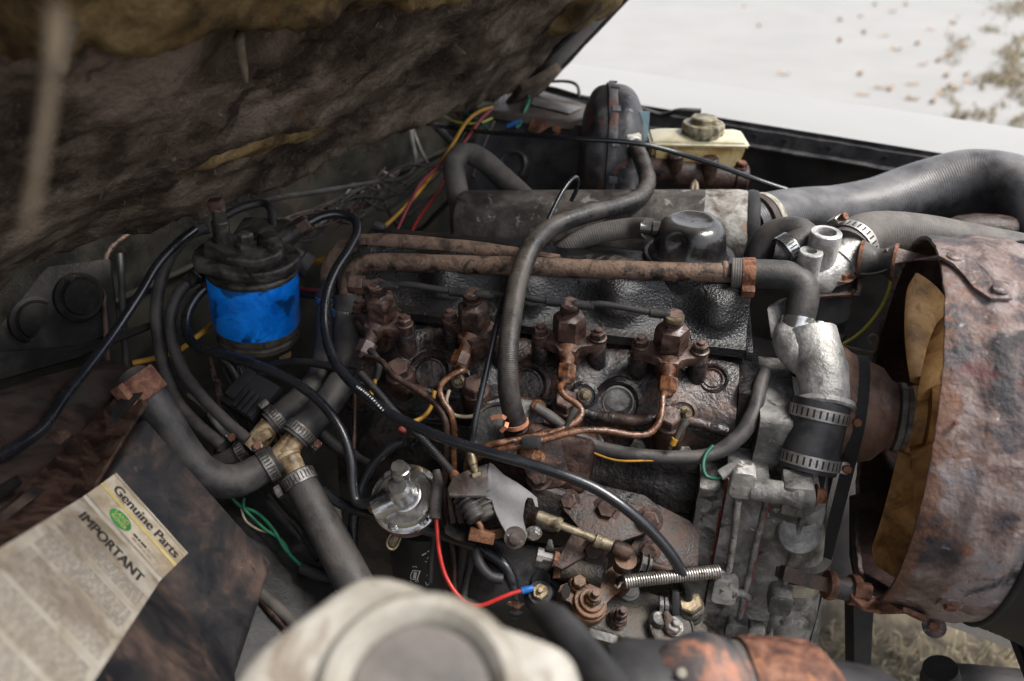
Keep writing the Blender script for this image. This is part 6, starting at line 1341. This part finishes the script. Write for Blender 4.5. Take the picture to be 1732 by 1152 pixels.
lathe('lever_slot', P(1060, 968, .772), -FW, [(.004, 0), (.004, .0006), (0, .0006)], m_ink, lv, 14, squash=(1, 1.8)); lathe('lever_slot', P(957, 1000, .77), -FW, [(.0045, 0), (.0045, .0008), (0, .0008)], m_ink, lv, 14, squash=(1, 1.6))
# throttle rod
tr_ = T('throttle_rod', 'pale steel throttle rod with brass ball sockets above the pump', 'throttle rod')
ra_, rb_ = P(908, 872, .775), P(1066, 936, .765); d = (rb_ - ra_); L = d.length
lathe('rod', ra_, d, [(.0052, 0), (.0062, .004), (.0062, L * .2), (.0072, L * .22), (.0072, L * .26), (.004, L * .27), (.0038, L * .62), (.0072, L * .63), (.0072, L * .68), (.0062, L * .69), (.0062, L * .8)], m_rod, tr_, 16)
lathe('ball_socket', ra_ + d * .82, d, [(.0068, 0), (.0078, .003), (.0078, L * .14), (.006, L * .19), (0, L * .2)], m_rust_dark, tr_, 18)
lathe('ball_stud', P(1058, 945, .768), -pn_, [(.0115, -.001), (.0115, .003), (.0075, .004), (.007, .02)], m_lever, tr_, 16)
plate('rod_end', [(888, 880, .79), (896, 866, .788), (905, 868, .784), (903, 880, .782), (908, 894, .78), (902, 898, .78), (894, 890, .785)], .003, m_rust_dark, tr_, .0008); bolt(P(903, 901, .778), (UP * -.4 - FW).normalized(), .006, .006, m_zinc, tr_, 'rod_nut')
# return spring
sp = T('return_spring', 'bright coil return spring stretched to the timing case', 'spring')
a, b = P(1056, 984, .765), P(1218, 966, .772); d = (b - a); u, v, ax = basis(d); N_ = 38; pts = []
for i in range(N_ * 12 + 1): t = i / (N_ * 12); an = t * N_ * 2 * PI; pts.append(a + d * t + (u * math.cos(an) + v * math.sin(an)) * .0058)
vs, fs, uv = sweep(pts, [.0011] * len(pts), 6); mesh('coil', vs, fs, m_spring, sp, True, uv)
tube('spring_hook', [b] + PP([(1224, 968, .772), (1231, 970, .77), (1235, 963, .77), (1233, 956, .775)]), .0012, m_spring, sp, 6); tube('spring_hook', [a] + PP([(1050, 986, .764), (1045, 994, .762), (1040, 990, .764)]), .0012, m_spring, sp, 6)
# stop cylinder left of lever with adjuster bolt
st = T('stop_bracket', 'black stop screw bracket with a long rusty adjusting bolt', 'bracket')
tube('bracket_tube', PP([(948, 955, .795), (985, 963, .795), (1022, 972, .79)]), [.0155, .0165, .0165], m_pump_oil, st, 20)
plate('bracket_face', [(936, 968, .785), (946, 930, .79), (956, 928, .79), (954, 950, .785), (946, 978, .78), (934, 978, .78)], .003, m_lever, st); plate('bracket_hook', [(922, 930, .80), (928, 912, .80), (933, 914, .80), (934, 927, .795), (950, 925, .79), (956, 930, .79), (944, 938, .79)], .004, m_case, st)
lathe('stop_bolt', P(908, 938, .785), P(950, 948, .785) - P(908, 938, .785), [(.0075, 0), (.0075, .006), (.0045, .0065), (.0042, .024)], m_case, st, 8); vs, fs = hex_geo(P(936, 945, .784), P(950, 948, .785) - P(908, 938, .785), .0085, .005); mesh('lock_nut', vs, fs, m_rust_orange, st, True, sharp=25)
tube('idle_screw', PP([(1078, 950, .785), (1100, 956, .785), (1135, 966, .785)]), [.0048, .005, .0045], m_rust_dark, st, 12); bolt(P(1082, 951, .783), P(1135, 966, .785) - P(1078, 950, .785), .0078, .007, m_case, st, 'lock_nut'); bolt(P(1094, 955, .783), P(1135, 966, .785) - P(1078, 950, .785), .0078, .004, m_case, st, 'lock_nut')
plate('screw_tab', [(1090, 968, .785), (1098, 950, .785), (1103, 942, .787), (1106, 950, .785), (1104, 966, .782), (1094, 972, .782)], .003, m_rust_dark, st)
# pump outlet unions and inlet
def union(lab, px, py, d, mat, nut, ax=V((.02, -.3, .95))):
    t = T('pipe_union', lab, 'pipe union', None); p = P(px, py, d); ax = ax.normalized()
    vs, fs = join([lathe_geo(p - ax * .04, ax, [(.013, 0), (.013, .014), (.0165, .016), (.0165, .03), (.0148, .032), (.0148, .038), (.0125, .04)], 20)]); mesh('union_body', vs, fs, mat, t, True, sharp=30)
    mesh('union_nut', *hex_geo(p - ax * .002, ax, .0125, .010, .3), nut, t, True, sharp=25); lathe('lower_hex', p - ax * .028, ax, [(.0185, 0), (.0185, .011)], mat, t, 6, 25); return t
union('brass nut union at the end of the looping black fuel pipe', 1166, 1022, .785, m_pump_oil, m_brass)
union('black union taking the lower fuel pipe beside the red wire', 874, 1014, .81, m_fg_black, m_inj_wet)
sol = T('stop_solenoid', 'black stop solenoid with a brass terminal nut under the blue crimp', 'solenoid'); c = P(914, 1002, .79); ax = V((.05, -.4, .9)).normalized()
lathe('solenoid_body', c - ax * .04, ax, [(.018, 0), (.0185, .014), (.0165, .018), (.0165, .032), (.0135, .036), (.012, .04)], m_fg_black, sol, 24); mesh('terminal_nut', *hex_geo(c - ax * .001, ax, .0085, .006, .3, .011, .003), m_brass, sol, True, sharp=25)
for k in range(2): ribbon('guard_ring', PP([(905 + 10 * k, 1000, .80), (906 + 9 * k, 980, .80), (913 + 6 * k, 966, .80), (922 + 2 * k, 972, .80), (922 + 2 * k, 990, .80)]), [-FW] * 5, .008, .002, m_fg_black, sol)
ca_ = T('cold_start_lever', 'small black cam lever with a nut at the right end of the pump', 'lever'); c = P(1136, 1062, .772)
lathe('cam_disc', c, pn_, [(.0225, -.004), (.0225, .002), (.0205, .003), (.0195, .0015), (0, .0015)], m_pump_oil, ca_, 30, squash=(1, 1))
plate('cam_arm', [(1122, 1034, .768), (1130, 1033, .768), (1152, 1062, .762), (1146, 1074, .76), (1130, 1072, .76), (1124, 1056, .764)], .003, m_rust_dark, ca_, .001); mesh('cam_nut', *hex_geo(c + pn_ * .004, pn_, .0082, .006, .2, .010, .0035), m_case, ca_, True, sharp=25)
lathe('stop_peg', P(1110, 1053, .776), pn_, [(.0085, -.01), (.0085, .008), (.0065, .011), (0, .0115)], m_case, ca_, 16)
tube('link_rod', PP([(1116, 1022, .78), (1130, 1021, .78), (1144, 1024, .78)]), .0045, m_fg_black, ca_, 10)
for k in range(3): mesh('link_nut', *hex_geo(P(1115 + 9 * k, 1021 + k, .779), RT - FW * .1, .0082, .004, .3), m_case, ca_, True, sharp=25)
box('link_clamp', P(1141, 1018, .776), (.008, .014, .024), m_fg_black, ca_, axrot(RT, UP), .003)
# brown bracket plate and bolts above the pump
bp = T('pump_bracket', 'purple brown pump bracket plate bolted to the block', 'bracket')
plate('bracket_plate', [(928, 830, .815), (960, 826, .82), (1110, 860, .815), (1118, 880, .81), (1095, 900, .80), (1010, 930, .785), (950, 965, .775), (935, 960, .78), (965, 905, .79), (978, 888, .795)], .008, m_rust_dark, bp, .002)
plate('bracket_arch', [(940, 812, .83), (1000, 815, .83), (1090, 835, .825), (1118, 855, .818), (1120, 880, .812), (1108, 880, .81), (1100, 860, .815), (1040, 846, .82), (945, 832, .822)], .012, m_block, bp, .004)
plate('lower_bracket', [(1090, 870, .83), (1110, 850, .835), (1170, 880, .83), (1185, 905, .825), (1180, 960, .81), (1120, 960, .80), (1060, 940, .80)], .01, m_rust_dark, bp, .003)
for px, py, d, r, mt in ((963, 846, .815, .0085, m_inj), (1028, 858, .81, .0105, m_inj), (1098, 880, .805, .0105, m_inj), (1098, 932, .795, .0085, m_inj), (1006, 930, .785, .0095, m_rust_dark)):
    bolt(P(px, py, d), V((-.05, -.75, .6)).normalized(), r, .009, mt, bp, 'bracket_bolt', r * 2)
dc = T('pump_flange_casting', 'red brown cast lump with a half round recess beside the vacuum pump', 'casting')
box('casting_body', P(945, 770, .84), (.075, .05, .06), m_rust_dark, dc, rotm(-25, 5, -6), .012, 4, wob=0)
lathe('casting_disc', P(930, 775, .815), V((.4, -.7, .5)), [(.03, -.01), (.03, .004), (.026, .006), (0, .006)], m_rust_dark, dc, 30)
box('casting_tab', P(868, 795, .865), (.07, .03, .05), m_rust_dark, dc, rotm(-25, 4, 0), .01, 3)
box('casting_ear', P(920, 855, .825), (.045, .025, .05), m_block, dc, rotm(-25, 15, 0), .01, 3)
bolt(P(893, 768, .8), V((0, -.5, .85)), .0085, .008, m_inj_wet, dc, 'casting_bolt'); bolt(P(912, 808, .812), V((0, -.6, .8)), .01, .008, m_rust_dark, dc, 'casting_bolt')
# grey pump housing below the bracket
gh = T('governor_housing', 'dark grey rounded pump housing below the grey bracket', 'housing')
lathe('housing', P(865, 985, .845), V((1, .1, -.1)), [(.03, -.05), (.04, -.04), (.045, -.02), (.045, .05), (.04, .06)], m_oilcan, gh, 36, wob=.001)
tube('drain_pipe', PP([(804, 930, .80), (812, 955, .795), (830, 975, .79), (850, 980, .79)]), .0055, m_fg_black, gh, 10)
# harness along the right of the head, with yellow tape
hr = T('wiring_harness', 'black taped harness sweeping along the block to the timing case', 'wiring harness')
tube('harness', PP([(905, 688, .83), (935, 708, .828), (965, 732, .825), (1010, 756, .82), (1070, 768, .817), (1140, 774, .815), (1205, 768, .815), (1248, 740, .818), (1272, 705, .825), (1284, 660, .84), (1294, 630, .855)]), [.0055, .0062, .0066, .0068, .007, .0072, .0075, .0085, .0085, .008, .0075], m_hose, hr, 14, .0006)
tube('yellow_core', PP([(985, 758, .817), (1040, 778, .813), (1105, 779, .811)]), .0013, m_yellow, hr, 8)
tube('plug_lead', PP([(1162, 712, .80), (1152, 724, .80), (1143, 742, .802), (1132, 758, .806)]), [.0042, .0034, .0026, .0026], m_loom, hr, 10); tube('plug_lead', PP([(975, 690, .80), (965, 705, .80), (958, 722, .803), (950, 732, .806)]), [.0038, .003, .0024, .0024], m_loom, hr, 10); tube('yellow_tape', PP([(1142, 742, .801), (1137, 752, .803)]), .0034, m_yellow, hr, 10)
wire('green_wire', 'short green wire tail beside the bare aluminium lug', 'wire', [(1206, 754, .81), (1194, 768, .806), (1189, 790, .80), (1195, 806, .797), (1212, 809, .795), (1226, 803, .795)], .0021, m_green_dk)
wire('clear_sleeve', 'cloudy plastic connector sleeve on the green wire', 'connector', [(1218, 804, .795), (1232, 796, .795), (1254, 786, .795)], [.0058, .0062, .0066], m_clear, n=14)
# rear of engine: extra dark clutter under the manifold side
wire('dark_cable', 'vertical dark hose behind the red wire', 'cable', [(790, 905, .825), (786, 950, .825), (780, 1000, .825), (776, 1040, .82)], .0075, m_loom_dark); wire('dark_cable', 'thin vertical black cable left of the red wire', 'cable', [(735, 905, .82), (730, 940, .82), (727, 985, .82)], .003, m_loom_dark)
wire('stay_tube', 'braided dark pipe beside the grey pump housing', 'pipe', [(798, 925, .82), (795, 960, .815), (786, 1000, .81), (780, 1040, .805)], .0042, m_loom_dark)
# ================================================================== foreground, close to the lens
wb = T('washer_bottle', 'blurred grimy white plastic washer bottle at the bottom edge', 'washer bottle')
top = [P(q[0], q[1], q[2] * .84) for q in [(585, 985, .44), (615, 972, .445), (660, 973, .445), (745, 1005, .44), (850, 1055, .43), (945, 1090, .425), (978, 1115, .42), (985, 1180, .41), (960, 1290, .385), (560, 1300, .38), (400, 1240, .385), (380, 1180, .395), (420, 1110, .41), (500, 1045, .425)]]
c = sum(top, V((0, 0, 0))) / len(top); zz = V((0, 0, 1)); zt = max(p.z for p in top)
bm = bmesh.new(); rings = []
lift = [(1.0, -.25), (1.02, -.05), (1.01, -.02), (.985, -.006), (.94, 0), (.7, .002)]
for s, dz in lift: rings.append([bm.verts.new(c + (p - c) * s + zz * dz) for p in top])
for a, b in zip(rings, rings[1:]):
    for i in range(len(top)): bm.faces.new((a[i], a[(i + 1) % len(top)], b[(i + 1) % len(top)], b[i]))
bm.faces.new(rings[-1]); bm.faces.new(rings[0][::-1]); bmesh.ops.recalc_face_normals(bm, faces=bm.faces[:])
for _ in range(2): bmesh.ops.subdivide_edges(bm, edges=bm.edges[:], cuts=1, use_grid_fill=True, smooth=.6)
bm_out(bm, 'bottle', m_bottle, wb, sharp=None)
bn_ = newell(top); bn_ = bn_ if bn_.z > 0 else -bn_
cc = P(712, 1172, .333); lathe('filler_neck', cc - bn_ * .003, bn_, [(.046, -.004), (.044, .004), (.0405, .0075), (.036, .0078), (.033, .005), (.031, .0015), (.03, -.001)], m_bottle, wb, 48)
lathe('bottle_cap', cc - bn_ * .003, bn_, [(.031, -.002), (.029, .0015), (.02, .0025), (0, .0025)], m_hose_grey, wb, 40)
wire('bottle_strap', 'blurred black strap curving between the white bottle and the can', 'strap', [(915, 1035, .50), (940, 1052, .485), (965, 1080, .47), (990, 1115, .455), (1020, 1150, .44), (1060, 1200, .42)], [.008, .0105, .0115, .012, .012, .012], m_fg_black, n=16)
fc = T('rusty_canister', 'blurred rusty black rounded can crossing the bottom edge', 'canister')
g0, g1 = P(1010, 1190, .52), P(1460, 1205, .53); ga = (g1 - g0).normalized(); L = (g1 - g0).length
lathe('can_body', g0, ga, [(.0, -.006), (.022, -.003), (.036, .006), (.041, .02), (.041, L * .56), (.036, L * .6)], m_fg_black, fc, 40)
lathe('rust_dome', P(1190, 1160, .497), (V((.02, -.45, .85))), [(.034, -.012), (.033, -.002), (.026, .004), (.012, .008), (0, .009)], m_fg_rust, fc, 36, wob=.001)
lathe('light_ring', g0 + ga * (L * .545), ga, [(.040, -.01), (.0425, -.009), (.0425, .009), (.04, .01)], m_hose_grey, fc, 40)
lathe('clamp_band', g0 + ga * (L * .69), ga, [(.036, -.030), (.0445, -.029), (.0455, -.02), (.0445, .018), (.04, .026), (.034, .032)], m_rust, fc, 40, wob=.0012)
tube('can_outlet', [g0 + ga * L * .72, P(1470, 1205, .545), P(1530, 1240, .57), P(1580, 1300, .6)], [.033, .03, .026, .026], m_fg_black, fc, 26)
lathe('paint_fleck', P(1153, 1138, .4915), V((.02, -.45, .85)), [(.0032, 0), (.003, .0006), (0, .0008)], m_bottle, fc, 12)
# dark crossmember below the shroud with a black duct at the lower right corner
cm = T('radiator_duct', 'black rubber radiator duct below the rusty shroud at the lower right', 'duct')
tube('duct', PP([(1570, 1150, 1.0), (1640, 1165, 1.0), (1740, 1180, 1.0), (1860, 1195, 1.0)]), [.02, .03, .034, .034], m_wing_in, cm, 24)
tube('duct_leg', PP([(1590, 1130, .98), (1600, 1180, 1.0), (1610, 1250, 1.02)]), [.02, .024, .024], m_wing_in, cm, 20)
fm = T('chassis_leg', 'dark upright chassis bracket standing in the grass below the fan', 'chassis bracket')
plate('leg', [(1443, 1010, 1.0), (1480, 1020, 1.0), (1472, 1180, 1.0), (1445, 1180, 1.0)], .03, m_wing_in, fm, .004)
plate('shroud_back', [(1440, 840, .98), (1480, 830, .98), (1500, 1000, .97), (1455, 1020, .97), (1438, 940, .98)], .01, m_shroud_in, fm, .003)
finish()
